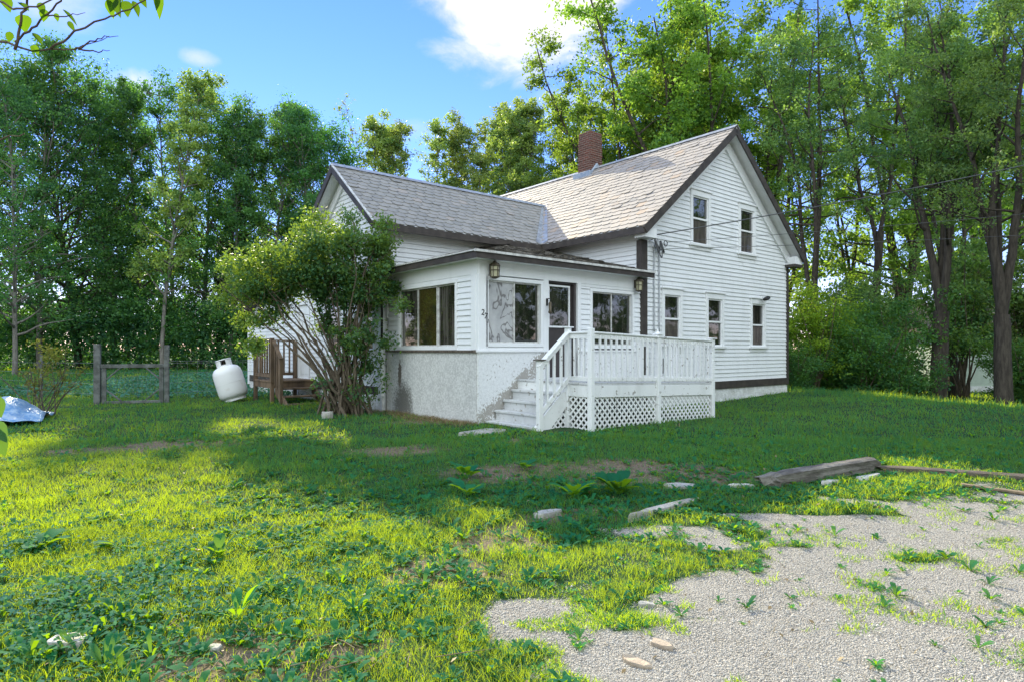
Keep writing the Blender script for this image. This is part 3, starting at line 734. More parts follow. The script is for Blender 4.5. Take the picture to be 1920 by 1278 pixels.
def lattice(f, a0, a1, z0, z1, name='lattice_panel'):
    mb = MB(); sp = .088; w = .034
    def clip(c, sg):       # line z = sg*a + c within the rectangle
        pts = []
        for a in (a0, a1):
            z = sg*a+c
            if z0 <= z <= z1: pts.append((a, z))
        for z in (z0, z1):
            a = (z-c)/sg
            if a0 < a < a1: pts.append((a, z))
        return pts[:2] if len(pts) >= 2 else None
    for sg, off in ((1, 0.), (-1, .009)):
        c = -5.
        while c < 7:
            pp = clip(c, sg)
            if pp and math.dist(*pp) > .03:
                (p, q), (r, s_) = pp; A = Vector(f(p, off, q)); B = Vector(f(r, off, s_))
                nrm = Vector(f(0, 1, 0))-Vector(f(0, 0, 0)); mb.beam(A, B, w, .007, nrm)
            c += sp*1.414
    for (p, q, r, s_) in ((a0,a1,z0,z0+.03),(a0,a1,z1-.03,z1)):
        mb.box(f(p,-.01,r), f(q,-.004,s_))
    return dbuild(mb, name, M['deckpaint'], 0)
fd = lambda a, o, z: (a, -1.885-o, z)
lattice(fd, .95, 2.61, .06, .74); lattice(fd, 2.71, 4.37, .12, .74)
fdl = lambda a, o, z: (.90-o, a, z)
lattice(fdl, -1.85, -1.41, .04, .74)
# steps
st = MB(); st.box((.55,-1.30,.50),(.88,-.08,.52))
sz = [.185+.185*k for k in range(4)]     # treads
for k in range(4):
    x0 = .14+.20*k; z = .24+.18*k
    if k < 3 or True:
        tr = MB(); tr.box((x0-.03,-1.33,z-.04),(x0+.235 if k < 3 else .90,-.06,z)); dbuild(tr, 'tread', M['treadpaint'], .005)
    rs = MB(); rs.box((x0+.0,-1.31,z-.18),(x0+.02,-.07,z-.042)); dbuild(rs, 'riser', M['treadpaint'], 0)
sg_ = MB(); sg_.prism([(.12,-.02),(.30,-.02),(.88,.52),(.88,.80),(.80,.80),(.12,.20)], lambda x,z:(x,-1.345,z), lambda x,z:(x,-1.312,z)); dbuild(sg_, 'stringer', M['deckpaint'])
lattice(lambda a, o, z: (a, -1.33-o, z), .42, .86, .02, .42)
dbuild(MB().box((.185,-1.42,.02),(.275,-1.33,1.33)), 'newel', M['deckpaint'], .006)
dbuild(MB().box((.15,-1.45,1.33),(.31,-1.30,1.35)), 'newel_cap', M['grey_wood'], .004)
hr = MB(); hr.beam((.20,-1.38,1.20),(.9,-1.38,1.78),.04,.10); hr.beam((.19,-1.38,1.235),(.9,-1.38,1.825),.10,.03); dbuild(hr, 'handrail', M['deckpaint'])
dbuild(MB().beam((.24,-1.38,.46),(.88,-1.38,1.0),.04,.08), 'lower_handrail', M['deckpaint'])
for k in range(1, 4):
    x = .23+.65*k/4; dbuild(MB().box((x-.022,-1.40,.47+.84*(x-.24)),(x+.022,-1.36,1.17+.83*(x-.2))), 'baluster', M['deckpaint'], .004)

# ================================================================== BACK STOOP
BO = (-.7, 7.4, .12)
B = thing('side_stoop', 'small brown wooden stoop with railing and steps at the side door behind the lilac', 'stoop', hw(*BO), TH)
def bb(mb, name, bev=.005, mt='woodbrown'): return mb.build(name, M[mt], B, BO, bevel=bev)
fl = MB(); y = 6.80
while y < 8.2:
    fl.box((-1.36,y,.70),(-.19,min(y+.13,8.2),.74)); y += .14
bb(fl, 'floor', .003)
bb(MB().box((-1.34,6.82,.55),(-1.30,8.18,.698)), 'fascia'); bb(MB().box((-1.3,6.82,.55),(-.2,6.86,.697)), 'fascia')
for x, y, h in ((-1.305,8.14,1.78),(-1.305,6.87,1.80),(-.25,8.14,1.74)): bb(MB().box((x-.045,y-.045,.0),(x+.045,y+.045,h)), 'post')
for (a, b_) in (((-1.305,8.14),(-1.305,6.87)),((-1.305,8.14),(-.25,8.14))):
    bb(MB().beam((*a,1.76),(*b_,1.76),.09,.04), 'top_rail'); bb(MB().beam((*a,.86),(*b_,.86),.04,.08), 'bottom_rail')
    for k in range(1, 7):
        p = Vector((*a,0)).lerp(Vector((*b_,0)), k/7); bb(MB().box((p.x-.02,p.y-.02,.85),(p.x+.02,p.y+.02,1.75)), 'baluster', .003)
for k in range(3):
    bb(MB().box((-1.25,6.55-.27*k,.52-.18*k),(-.25,6.83-.27*k,.56-.18*k)), 'tread')
for x in (-1.22,-.28):
    bb(MB().prism([(6.86,.66),(6.86,.40),(6.15,.02),(5.98,.02),(5.98,.18)], lambda y,z,x=x:(x-.02,y,z), lambda y,z,x=x:(x+.02,y,z)), 'stringer')
bb(MB().box((-1.30,6.33,.0),(-1.22,6.41,1.30)), 'newel')
bb(MB().beam((-1.27,6.87,1.74),(-1.27,6.33,1.28),.09,.05), 'handrail')
for k in range(1, 4):
    y = 6.87-.5*k/4; bb(MB().box((-1.285,y-.02,.70-.6*(6.87-y)),(-1.245,y+.02,1.72-.85*(6.87-y))), 'baluster', .003)

# ================================================================== YARD OBJECTS
def gz1(x, y): return float(zg(x, y))
t = thing('propane_tank', 'white propane tank leaning over beside the brown stoop', 'gas tank', (-7.22,16.45,gz1(-7.22,16.45)+.02), 0)
t.rotation_euler = (R(2), R(-17), 0)
MB().lathe([(.2,.06),(.30,.08),(.345,.15),(.36,.24),(.36,.70),(.345,.80),(.29,.88),(.18,.93),(.05,.95)], 32).build('body', M['tank'], t, smooth=True)
MB().lathe([(.27,.0),(.27,.10),(.25,.10),(.25,.0)], 24).build('foot_ring', M['tank'], t)
MB().tube([(.361*math.cos(g),.361*math.sin(g),.47) for g in [2*math.pi*k/40 for k in range(41)]], .006, 5, cap=False).build('weld_seam', M['tank'], t, smooth=True)
cl = MB(); n = 28
for k in range(n):
    if k in (21, 22, 23): zlo, zhi = .90, .96
    else: zlo, zhi = .88, 1.10
    a0, a1 = 2*math.pi*k/n, 2*math.pi*(k+1)/n
    vs = [(r*math.cos(a), r*math.sin(a), z) for z in (zlo, zhi) for r in (.19, .175) for a in (a0, a1)]
    cl.add(vs, [(0,1,5,4),(2,3,7,6),(4,5,7,6)])
cl.lathe([(.195,1.08),(.205,1.09),(.195,1.105),(.175,1.10)], 28)
cl.build('collar', M['tank'], t)
MB().lathe([(.03,.93),(.03,1.0),(.05,1.01),(.05,1.05),(.02,1.06)], 12).build('valve', M['bronze'], t)

# gate
gL, gR = Vector((-10.12,15.36,0)), Vector((-8.72,15.90,0)); gd = (gR-gL).normalized(); gA = math.atan2(gd.y, gd.x); gl = (gR-gL).length
t = thing('wooden_gate', 'weathered grey wooden gate frame with braced corners and wire in the meadow', 'gate', (gL.x,gL.y,gz1(gL.x,gL.y)-.02), gA)
for x, h, w in ((.0,1.48,.07),(gl,1.46,.055)): MB().box((x-w,-w,-.1),(x+w,w,h)).build('post', M['gatewood'], t, bevel=.01)
for x in (.14, gl-.12): MB().box((x-.05,-.03,.03),(x+.05,.03,.93)).build('stile', M['gatewood'], t, bevel=.006)
MB().box((.05,-.045,.90),(gl-.04,-.0,.99)).build('top_rail', M['gatewood'], t, bevel=.006)
MB().box((.09,-.035,.02),(gl-.07,.025,.09)).build('bottom_rail', M['gatewood'], t, bevel=.006)
for a, b_ in (((.19,.62),(.48,.9)),((gl-.17,.62),(gl-.46,.9)),((.19,.36),(.50,.09)),((gl-.17,.36),(gl-.48,.09))):
    MB().beam((a[0],0,a[1]),(b_[0],0,b_[1]),.03,.07,(0,1,0)).build('corner_brace', M['gatewood'], t, bevel=.004)
wm = MB()
for k in range(1, 8): wm.tube([(.19,.012,.09+.1*k),(gl-.17,.012,.09+.1*k)], .0015, 4)
for k in range(1, 12): wm.tube([(.19+(gl-.36)*k/12,.012,.09),(.19+(gl-.36)*k/12,.012,.9)], .0015, 4)
wm.build('wire_mesh', M['wire'], t)
t = thing('wire_fence', 'low thin wire fence running from the gate towards the house', 'fence', (gR.x,gR.y,gz1(gR.x,gR.y)), 0)
e = Vector((3.4, 6.6, 0)); wm = MB()
for z in (.25,.5,.75,1.0,1.05): wm.tube([(0,0,z), e*.5+Vector((0,0,z-.03)), e+Vector((0,0,z))], .004, 4)
for k in range(1, 26):
    p = e*(k/26); wm.tube([(p.x,p.y,.1),(p.x,p.y,1.05)], .0025, 4)
wm.build('wire_mesh', M['wire'], t)
for k in (.5, 1.): MB().tube([e*k, e*k+Vector((0,0,1.2))], .035, 8).build('post', M['gatewood'], t)
t = thing('wire_fence', 'low thin wire fence running left from the gate to the edge of the meadow', 'fence', (gL.x,gL.y,gz1(gL.x,gL.y)), 0)
e = Vector((-7.5, 4.5, 0)); wm = MB()
for z in (.25,.5,.75,1.0): wm.tube([(0,0,z), e*.5+Vector((0,0,z-.03)), e+Vector((0,0,z))], .003, 4)
wm.build('wire_mesh', M['wire'], t)
for k in (.33,.66,1.): MB().tube([e*k, e*k+Vector((0,0,1.2))], .035, 8).build('post', M['gatewood'], t)

# timbers
def rough_beam(L, w, h, seed, taper=.0, rot=0.):
    r = random.Random(seed); n = 26; mb = MB(); ring = []
    k = 14
    for i in range(n+1):
        x = L*i/n; end = min(i, n-i)
        for j in range(k):
            a = 2*math.pi*(j+.5)/k; c, s_ = math.cos(a), math.sin(a); q = max(abs(c), abs(s_))
            rag = 1+r.uniform(-.05,.05)-taper*max(0, 1-i/5.)*r.uniform(0,1)
            groove = 1-.07*((j*7+seed) % 3 == 0)
            ring.append((x+(r.uniform(-.06,.06)*(1+3*taper) if end == 0 else 0), c/q*w/2*rag*groove*.95, s_/q*h/2*rag*groove+h/2))
    fs = [(i*k+j, i*k+(j+1)%k, (i+1)*k+(j+1)%k, (i+1)*k+j) for i in range(n) for j in range(k)]
    fs += [tuple(range(k-1,-1,-1)), tuple(n*k+j for j in range(k))]
    mb.add(ring, fs); return mb
def lay(mb, name, mat, a, b_, label, cat, dz=0., bevel=0., group=None):
    o = mb.build(name, mat); d = Vector(b_)-Vector(a); o.location = (a[0], a[1], gz1(*a)+dz)
    o.rotation_euler = (0, -math.atan2(gz1(*b_)-gz1(*a), d.length), math.atan2(d.y, d.x)); return tag(o, label, cat, group)
lay(rough_beam(1.78,.18,.16,3,.45), 'landscape_timber', M['grey_wood'], (2.66,6.60), (4.2,7.45), 'thick rotting grey timber lying between lawn and gravel', 'timber', -.02)
lay(rough_beam(1.5,.15,.12,5,.3), 'landscape_timber', M['darkwood'], (4.35,7.42), (5.8,6.95), 'dark timber sunk in the grass beyond the thick grey one', 'timber', -.055)
lay(rough_beam(1.8,.15,.12,8,.3), 'landscape_timber', M['darkwood'], (5.8,6.93), (7.6,6.4), 'dark timber sunk in the grass at the edge of the photo', 'timber', -.06)
lay(MB().box((0,-.04,0),(.9,.04,.02)), 'loose_board', M['twig'], (4.75,6.65), (5.55,6.25), 'thin pale stick of wood lying below the dark sunken timber', 'board', .012)
def flat_stone(name, rx, ry, th, seed, mat, loc, rz, label, cat='stone', dz=0.):
    r = random.Random(seed); n = 11; mb = MB(); top = []; bot = []
    for k in range(n):
        a = 2*math.pi*k/n+r.uniform(-.2,.2); q = r.uniform(.75,1.05)
        top.append((math.cos(a)*rx*q*.94, math.sin(a)*ry*q*.94, th+r.uniform(-.008,.008))); bot.append((math.cos(a)*rx*q, math.sin(a)*ry*q, -.03))
    mid = [(x*1.05, y*1.05, th*.55) for x, y, z in top]
    mb.add(top+mid+bot, [tuple(range(n))]+[(k,(k+1)%n,n+(k+1)%n,n+k)[::-1] for k in range(n)]+[(n+k,n+(k+1)%n,2*n+(k+1)%n,2*n+k)[::-1] for k in range(n)])
    o = mb.build(name, M[mat], bevel=.004); o.location = (loc[0], loc[1], gz1(*loc)+dz); o.rotation_euler = (r.uniform(-.05,.05), r.uniform(-.05,.05), rz)
    return tag(o, label, cat)
flat_stone('flat_stone', .075,.035,.025,1,'tanstone',(.76,3.2),R(-50),'tan flat stone on the gravel, the one farther from the weeds at the bottom')
flat_stone('flat_stone', .085,.035,.022,2,'tanstone',(.60,3.03),R(-45),'tan flat stone on the gravel, nearest to the yellow weeds')
flat_stone('flat_stone', .06,.025,.02,12,'stone',(.80,3.72),R(-20),'small pale flat stone on the gravel above the two tan ones')
flat_stone('flat_stone', .10,.075,.035,3,'plate',(-2.26,3.2),0,'round chalky white stone in the shaded weeds','stone',.015)
flat_stone('flat_stone', .04,.03,.03,14,'plate',(-1.52,3.22),.5,'small white stone among the weeds in the sunny grass')
flat_stone('paving_slab', .50,.20,.03,4,'stone',(-.42,10.0),R(35),'grey paving slab half hidden in the grass before the front steps','slab')
flat_stone('edging_slab', .52,.045,.05,5,'stone',(1.4,5.72),R(37),'long narrow concrete edging slab between grass and gravel','slab')
flat_stone('flat_stone', .17,.07,.04,6,'stone',(.31,5.62),R(25),'grey flat stone in the shaded grass left of the edging slab')
flat_stone('flat_stone', .24,.06,.05,7,'plate',(4.0,7.05),R(28),'pale slab leaning along the far end of the thick timber')
flat_stone('flat_stone', .13,.06,.04,8,'plate',(3.42,6.78),R(18),'pale slab beside the middle of the thick timber')
flat_stone('flat_stone', .15,.05,.03,9,'plate',(2.42,6.62),R(-12),'pale slab touching the rotten end of the thick timber')
flat_stone('flat_stone', .2,.09,.03,10,'stone',(1.75,6.6),R(-15),'grey flat stone in the grass below the deck')
flat_stone('field_stone', .12,.09,.12,11,'stone',(-3.62,12.35),.4,'pale stone at the foot of the lilac')
# tarp
tg = 22; V = []; r = np.random.default_rng(4)
gx, gy = np.meshgrid(np.linspace(-.65,.65,tg), np.linspace(-.9,.9,tg))
hz_ = .42*np.exp(-((gx/.5)**2+(gy/.7)**2)*1.1)+.16*(fbm(gx*3+5, gy*3, 44)-.4)+.08*(fbm(gx*8, gy*8, 45)-.5)
V = np.stack([gx+.1*(fbm(gx*2,gy*2,3)-.5), gy, np.maximum(hz_, .01)], -1).reshape(-1, 3)
idx = np.arange(tg*tg).reshape(tg, tg)
Q = np.stack([idx[:-1,:-1], idx[:-1,1:], idx[1:,1:], idx[1:,:-1]], -1).reshape(-1, 4)
o = np_mesh('tarp', V, Q, np.zeros((0,3)), M['tarp']); place(o, (-9.35,11.6,gz1(-9.35,11.6)+.02), .5)
o.modifiers.new('thick', 'SOLIDIFY').thickness = .006
tag(o, 'crumpled blue and white tarp heap lying behind the bare shrub stems', 'tarp')

# ================================================================== FOLIAGE GENERATORS
def leaf_quads(C, size, up=.35, rg=rng, asp=.55):
    n = len(C)
    d = rg.normal(size=(n,3)); d[:,2] -= .3; d /= np.linalg.norm(d,axis=1,keepdims=True)+1e-9
    nr = rg.normal(size=(n,3)); nr[:,2] += up*2; s = np.cross(d, nr); s /= np.linalg.norm(s,axis=1,keepdims=True)+1e-9
    nn = np.cross(s, d)
    L = (size*rg.uniform(.65,1.35,n))[:,None]; W = L*asp
    P = np.stack([C-d*L*.5, C+s*W*.5+nn*L*.06, C+d*L*.5, C-s*W*.5+nn*L*.06], 1)
    return P.reshape(-1,3), np.arange(n*4).reshape(n,4)
def clumps_to_leaves(cl, rg, flat=.75):
    # cl: list of (x,y,z,r,n,tint)
    C = []; T = []
    for x, y, z, r, n, ti in cl:
        p = rg.normal(size=(n,3)); p /= np.linalg.norm(p,axis=1,keepdims=True)
        p *= (rg.uniform(0,1,(n,1))**.55)*r*rg.uniform(.7,1.25,(n,1)); p[:,2] *= flat
        C.append(p+[x,y,z]); T.append(np.clip(ti+rg.normal(0,.28,n),0,1))
    return np.concatenate(C), np.concatenate(T)
class Tree:
    def __init__(s, seed): s.r = np.random.default_rng(seed); s.w = MB(); s.cl = []
    def branch(s, p0, d, L, r0, r1, n=6, wob=.12, lift=.0, sides=6):
        d = Vector(d).normalized(); p = Vector(p0); pts = [p.copy()]
        for i in range(n):
            d = (d+Vector(s.r.normal(0,wob,3))+Vector((0,0,lift))).normalized(); p = p+d*(L/n); pts.append(p.copy())
        rad = [r0+(r1-r0)*(i/n)**.8 for i in range(n+1)]
        s.w.tube(pts, rad, sides, cap=False); return pts
    def clump(s, p, r, n, t=None): s.cl.append((p[0],p[1],p[2],r,max(6,int(n)),s.r.uniform(0,1) if t is None else t))
    def meshes(s, name, bark, leaf, size, up=.35, flat=.75):
        me = bpy.data.meshes.new('trunk'); me.from_pydata([tuple(v) for v in s.w.v], [], s.w.f); me.materials.append(bark); me.shade_smooth()
        C, T = clumps_to_leaves(s.cl, s.r, flat); P, Q = leaf_quads(C, size, up, s.r)
        lm = np_mesh('crown', P, Q, np.zeros((0,3)), leaf, None, np.repeat(T,4), link=False)
        return me, lm
def broad(seed, Ht, tr, cb, prof, nl, size, nleaf, bark, leaf, clr=.75, lean=(0,0), dens=1., per=3):
    T = Tree(seed); r = T.r
    tp = T.branch((0,0,-.2), (lean[0],lean[1],1), Ht*.97, tr, tr*.12, 12, .035, .02, 9)
    tot = nl*per; each = nleaf/max(1,tot)
    for i in range(nl):
        f = cb+(1-cb)*((i+r.uniform(0,1))/nl); k = f*12; a = int(min(k,11)); p = tp[a].lerp(tp[a+1], k-a)
        az = i*2.4+r.uniform(-.5,.5); Rm = prof(f)*r.uniform(.65,1.15)
        el = r.uniform(.15,.75)+f*.3
        L = Rm/max(.4,math.cos(min(el,1.2)))*.9
        b = T.branch(p, (math.cos(az)*math.cos(el), math.sin(az)*math.cos(el), math.sin(el)), L, tr*(1-f)*.42+.03, .015, 5, .14, .05, 5)
        for j in range(per):
            q = b[5-(j % 3)] if j else b[5]
            off = Vector(r.normal(0,.35*clr+.1,3))
            if j > 1:
                e = Vector(q)+off*1.6; T.branch(q, e-Vector(q), off.length*1.6, .02, .008, 2, .1, 0, 4); q = e
            T.clump(Vector(q)+off*.5, clr*r.uniform(.45,1.15), each*r.uniform(.4,1.4))
    for _ in range(3): T.clump(tp[-1]+Vector(r.normal(0,.3,3)), clr*.7, each*.8)
    return T.meshes('t', bark, leaf, size)
HT = {}
def fit(pp, Y, ytop):
    k = pp[1].name
    if k not in HT:
        a = np.empty(len(pp[1].vertices)*3, np.float32); pp[1].vertices.foreach_get('co', a); HT[k] = float(np.percentile(a[2::3], 99.7))
    return ((656-ytop)/1180*Y+1.35)/HT[k]
def add_tree(name, protos, loc, rz, sc, label, group=None, cat='tree', sz=None, lean=0.):
    tm, lm = protos
    t = thing(name, label, cat, (loc[0],loc[1],gz1(*loc)), rz, group)
    t.scale = (sc,sc,sz or sc); t.rotation_euler = (lean*.6, lean, rz)
    a = bpy.data.objects.new('trunk', tm); COL.objects.link(a); a.parent = t
    b_ = bpy.data.objects.new('crown', lm); COL.objects.link(b_); b_.parent = t
    return t
pF1 = broad(1, 17.5, .17, .10, lambda f: 3.0*math.sin(min(1,(1.04-f)*1.15)*math.pi*.62)**.8, 62, .15, 23000, M['barkgrey'], M['leafF'], .85)
pF2 = broad(2, 17.0, .15, .14, lambda f: 2.6*(1.05-f)**.6+.3, 60, .15, 18000, M['barkgrey'], M['leafF'], .75)
pF3 = broad(3, 16.0, .20, .12, lambda f: 3.6*math.sin(min(1,(1.03-f)*1.2)*math.pi*.6)**.7, 70, .15, 27000, M['bark'], M['leafF'], .95)
pF4 = broad(14, 18.0, .14, .25, lambda f: 2.0*(1.06-f)**.5+.2, 54, .17, 17000, M['barkgrey'], M['leafA'], .65)
pF5 = broad(15, 18.0, .14, .22, lambda f: 2.1*(1.06-f)**.5+.2, 54, .17, 17000, M['barkgrey'], M['leafF'], .7)
pA1 = broad(4, 17.0, .09, .22, lambda f: 1.7*(1.08-f)**.5, 44, .17, 12500, M['barkgrey'], M['leafA'], .55)
pA2 = broad(5, 17.0, .08, .26, lambda f: 1.4*(1.1-f)**.4, 36, .16, 7500, M['barkgrey'], M['leafA'], .5)
pA3 = broad(6, 17.0, .07, .45, lambda f: .7*(1.1-f)**.4, 22, .16, 700, M['barkgrey'], M['leafA'], .35)
def multi(seed, Ht, tr, nst, fork, spread, nl, size, nleaf, bark, leaf, clr, cb=.45):
    T = Tree(seed); r = T.r
    base = T.branch((0,0,-.3), (0,0,1), fork+.3, tr, tr*.8, 6, .03, 0, 12)
    each = nleaf/(nst*nl*4)
    for s_ in range(nst):
        az = 2*math.pi*s_/nst+r.uniform(-.4,.4); sp = spread*r.uniform(.5,1.2)
        st_ = T.branch(base[-1 if s_ else -2], (math.cos(az)*sp, math.sin(az)*sp, 1), (Ht-fork)*r.uniform(.85,1.08), tr*r.uniform(.45,.62), .03, 14, .055, .03, 8)
        for i in range(nl):
            f = cb*.6+(1-cb*.6)*((i+r.uniform(0,1))/nl); k = f*14; a = int(min(k,13)); p = st_[a].lerp(st_[a+1], k-a)
            az2 = i*2.4+r.uniform(-.6,.6); el = r.uniform(.1,.9); L = (2.6*(1.12-f)+.7)*r.uniform(.6,1.15)
            b = T.branch(p, (math.cos(az2)*math.cos(el), math.sin(az2)*math.cos(el), math.sin(el)), L*1.15, tr*.22*(1.05-f)+.015, .012, 5, .16, .04, 5)
            if f > cb*.75 or r.uniform() < .35:
                for j in range(4):
                    q = Vector(b[5-j % 3])+Vector(r.normal(0,.28,3))
                    T.clump(q, clr*r.uniform(.4,1.05), each*r.uniform(.4,1.5))
    return T.meshes('t', bark, leaf, size)
pR1 = multi(21, 19, .38, 4, 4.6, .20, 18, .13, 29000, M['bark'], M['leafR'], .8)
pR2 = multi(22, 19, .27, 3, 5.5, .19, 18, .13, 21000, M['bark'], M['leafR'], .75)
pR3 = multi(23, 18, .19, 2, 7.5, .12, 17, .13, 14000, M['bark'], M['leafR'], .65, .5)
pD = multi(24, 19, .33, 5, 3.0, .27, 18, .17, 46000, M['bark'], M['leafD'], .9, .2)
def shrub(seed, Ht, rad, nst, nleaf, size, leaf, bark, clr=.5, low=.1):
    T = Tree(seed); r = T.r; each = nleaf/(nst*5)
    for i in range(nst):
        az = i*2.4+r.uniform(-.3,.3); sp = rad/Ht*r.uniform(.1,1.)
        b = T.branch((r.normal(0,.12),r.normal(0,.12),-.1), (math.cos(az)*sp, math.sin(az)*sp, 1), Ht*r.uniform(.7,1.02)*math.sqrt(1-.35*sp*sp), .035, .008, 7, .09, 0, 5)
        for j in range(5):
            f = low+(1-low)*(j+r.uniform(.2,1))/5; k = f*7; a = int(min(k,6)); q = b[a].lerp(b[a+1], k-a)+Vector(r.normal(0,clr*.55,3))
            T.clump(q, clr*r.uniform(.7,1.3), each*r.uniform(.6,1.4))
    return T.meshes('s', bark, leaf, size, .5)
pS1 = shrub(31, 4.6, 2.2, 26, 13000, .13, M['leafB'], M['barkstem'], .55)
pS2 = shrub(32, 3.4, 2.6, 24, 11000, .12, M['leafB'], M['barkstem'], .55, .05)
M['leafN'] = leafmat('sun_toned_shrub_leaves', (.08, .22, .03), (.26, .42, .05), (.5, .7, .04), .5)  # brighter leaf colour stands in for sunlight on the corner shrub
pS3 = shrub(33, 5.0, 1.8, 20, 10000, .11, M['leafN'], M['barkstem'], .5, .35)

pS4 = shrub(34, 7.0, 2.4, 22, 14000, .13, M['leafR'], M['barkstem'], .6, .42)
# ---- left wood: position from the bearing on which the photo shows each tree
def at(px, Y): return ((px-960)/1180.*Y, Y)
G1 = 'trees at the edge of the wood'
LW = [  # bearing, distance, prototype, scale, label
 (28, 33, pF2, 130, 'tree with a bare leaning grey trunk nearest to the blue tarp side of the wood'),
 (-70, 38, pF3, 70, 'broad dark tree cut by the edge of the photo left of the grey trunk'),
 (75, 41, pF1, 88, 'tallest dark tree of the wood, behind the bare leaning grey trunk'),
 (150, 43, pF3, 122, 'dark broad tree stepping down beside the tallest tree of the wood'),
 (215, 44, pF2, 148, 'slim dark tree straight behind the left gate post'),
 (262, 46, pF5, 160, 'narrow airy tree above the middle of the gate'),
 (305, 41, pF4, 135, 'pointed yellowish tree standing above the right gate post'),
 (378, 45, pF1, 152, 'dark leafy tree between the gate and the propane tank'),
 (405, 44, pF3, 195, 'dense round-topped dark tree above the propane tank'),
 (455, 47, pF2, 200, 'airy dark tree just left of the lilac crown'),
 (500, 45, pF1, 190, 'dark tree behind the middle of the lilac'),
 (545, 48, pF5, 180, 'airy narrow tree left of the wing gable peak'),
 (600, 46, pF1, 215, 'dark tree rising straight behind the wing gable peak'),
 (650, 45, pF3, 205, 'dense dark round tree just right of the wing gable peak'),
 (188, 46, pF1, 140, 'dark tree filling the wood between the tallest tree and the left gate post'),
 (240, 48, pF2, 158, 'dark tree behind the left half of the gate, with an airy top'),
 (330, 47, pF2, 158, 'dark tree right behind the wire fence post beside the gate'),
 (430, 43, pF5, 205, 'narrow dark tree behind the left tip of the lilac'),
 (575, 50, pF2, 200, 'airy dark tree whose top shows just left of the gable peak'),
]
for i, (px, Y, pp, sc, lab) in enumerate(LW):
    add_tree('broadleaf_tree', pp, at(px, Y), i*1.7, fit(pp, Y, sc), lab, G1, lean=.05 if i == 0 else 0)
G2 = 'slender trees behind the house roofs'
MW = [
 (700, 47, pA1, 235, 'slender pale tree nearest to the dense dark tree behind the wing roof'),
 (738, 50, pA3, 185, 'almost bare thin pole of a tree, the darker of the two behind the wing roof'),
 (768, 49, pA1, 228, 'light leafy tree just left of the pale bare pole'),
 (795, 47, pA3, 200, 'almost bare pale pole of a tree above the middle of the wing roof'),
 (832, 48, pA1, 225, 'slender light green tree just right of the pale bare pole'),
 (868, 47, pA2, 235, 'thin sparse tree above the right part of the wing roof'),
 (890, 44, pA1, 300, 'short olive tree low over the wing ridge'),
 (915, 48, pA1, 205, 'yellowish slender tree left of the roof valley'),
 (948, 46, pA2, 215, 'thin pale-stemmed tree rising where the two roofs meet'),
 (985, 47, pA1, 205, 'yellow-green slender tree above the far end of the main ridge'),
 (716, 45, pA1, 218, 'thin leafy tree between the dense dark tree and the darker bare pole'),
 (752, 46, pA1, 240, 'light leafy tree just right of the darker bare pole'),
 (812, 50, pA1, 240, 'light green tree directly behind the pale bare pole'),
 (850, 50, pA2, 225, 'thin light tree between the pale bare pole and the olive tree'),
 (900, 51, pA2, 215, 'thin tree behind the low olive tree'),
 (932, 51, pA1, 215, 'light yellowish tree just left of where the two roofs meet'),
 (965, 51, pA2, 205, 'thin tree just right of where the two roofs meet'),
 (1005, 50, pA1, 215, 'yellow-green tree over the far part of the main ridge, nearer the chimney'),
 (1025, 45, pF4, 190, 'light green full tree left of the brick chimney'),
]
for i, (px, Y, pp, sc, lab) in enumerate(MW): add_tree('slender_tree', pp, at(px, Y), i*2.1, fit(pp, Y, sc), lab, G2)
G3 = 'tall trees right of the house'
RW = [
 (1082, 40, pD, 250, 'bright yellow-green tree directly behind the chimney'),
 (1200, 34, pD, 50, 'bright yellow-green tree rising behind the right half of the main roof'),
 (1235, 37, pD, 10, 'bright yellow-green tree between the chimney and the largest bright tree'),
 (1155, 39, pD, 95, 'bright yellow-green tree just right of the chimney top'),
 (1295, 32, pD, -70, 'largest bright yellow-green tree, towering behind the gable peak'),
 (1415, 36, pD, -40, 'bright green tree showing right of the gable peak'),
 (1526, 24.5, pR2, -60, 'tall forked tree closest to the right slope of the gable'),
 (1635, 25.5, pR3, -80, 'tall straight single-trunked tree right of the forked one'),
 (1755, 20.6, pR1, -90, 'big dark many-stemmed tree left of the pale green house'),
 (1790, 26, pR2, -80, 'dark-trunked tree just in front of the pale green house'),
 (1885, 18.8, pR1, -100, 'massive dark-trunked tree nearest to the photo edge'),
 (1700, 36, pD, -60, 'sunlit green tree far behind the many-stemmed tree'),
 (1860, 38, pD, -60, 'sunlit green tree far behind the massive trunk'),
 (2010, 24, pR2, -100, 'tall tree partly cut off by the right photo edge'),
 (1480, 40, pR2, 40, 'distant leafy tree between the gable slope and the forked tree'),
 (1600, 42, pR2, 120, 'distant leafy tree behind the straight single trunk'),
]
for i, (px, Y, pp, sc, lab) in enumerate(RW): add_tree('tall_tree', pp, at(px, Y), i*1.3+.4, fit(pp, Y, sc), lab, G3)
G4 = 'shrubs at the edge of the lawn right of the house'
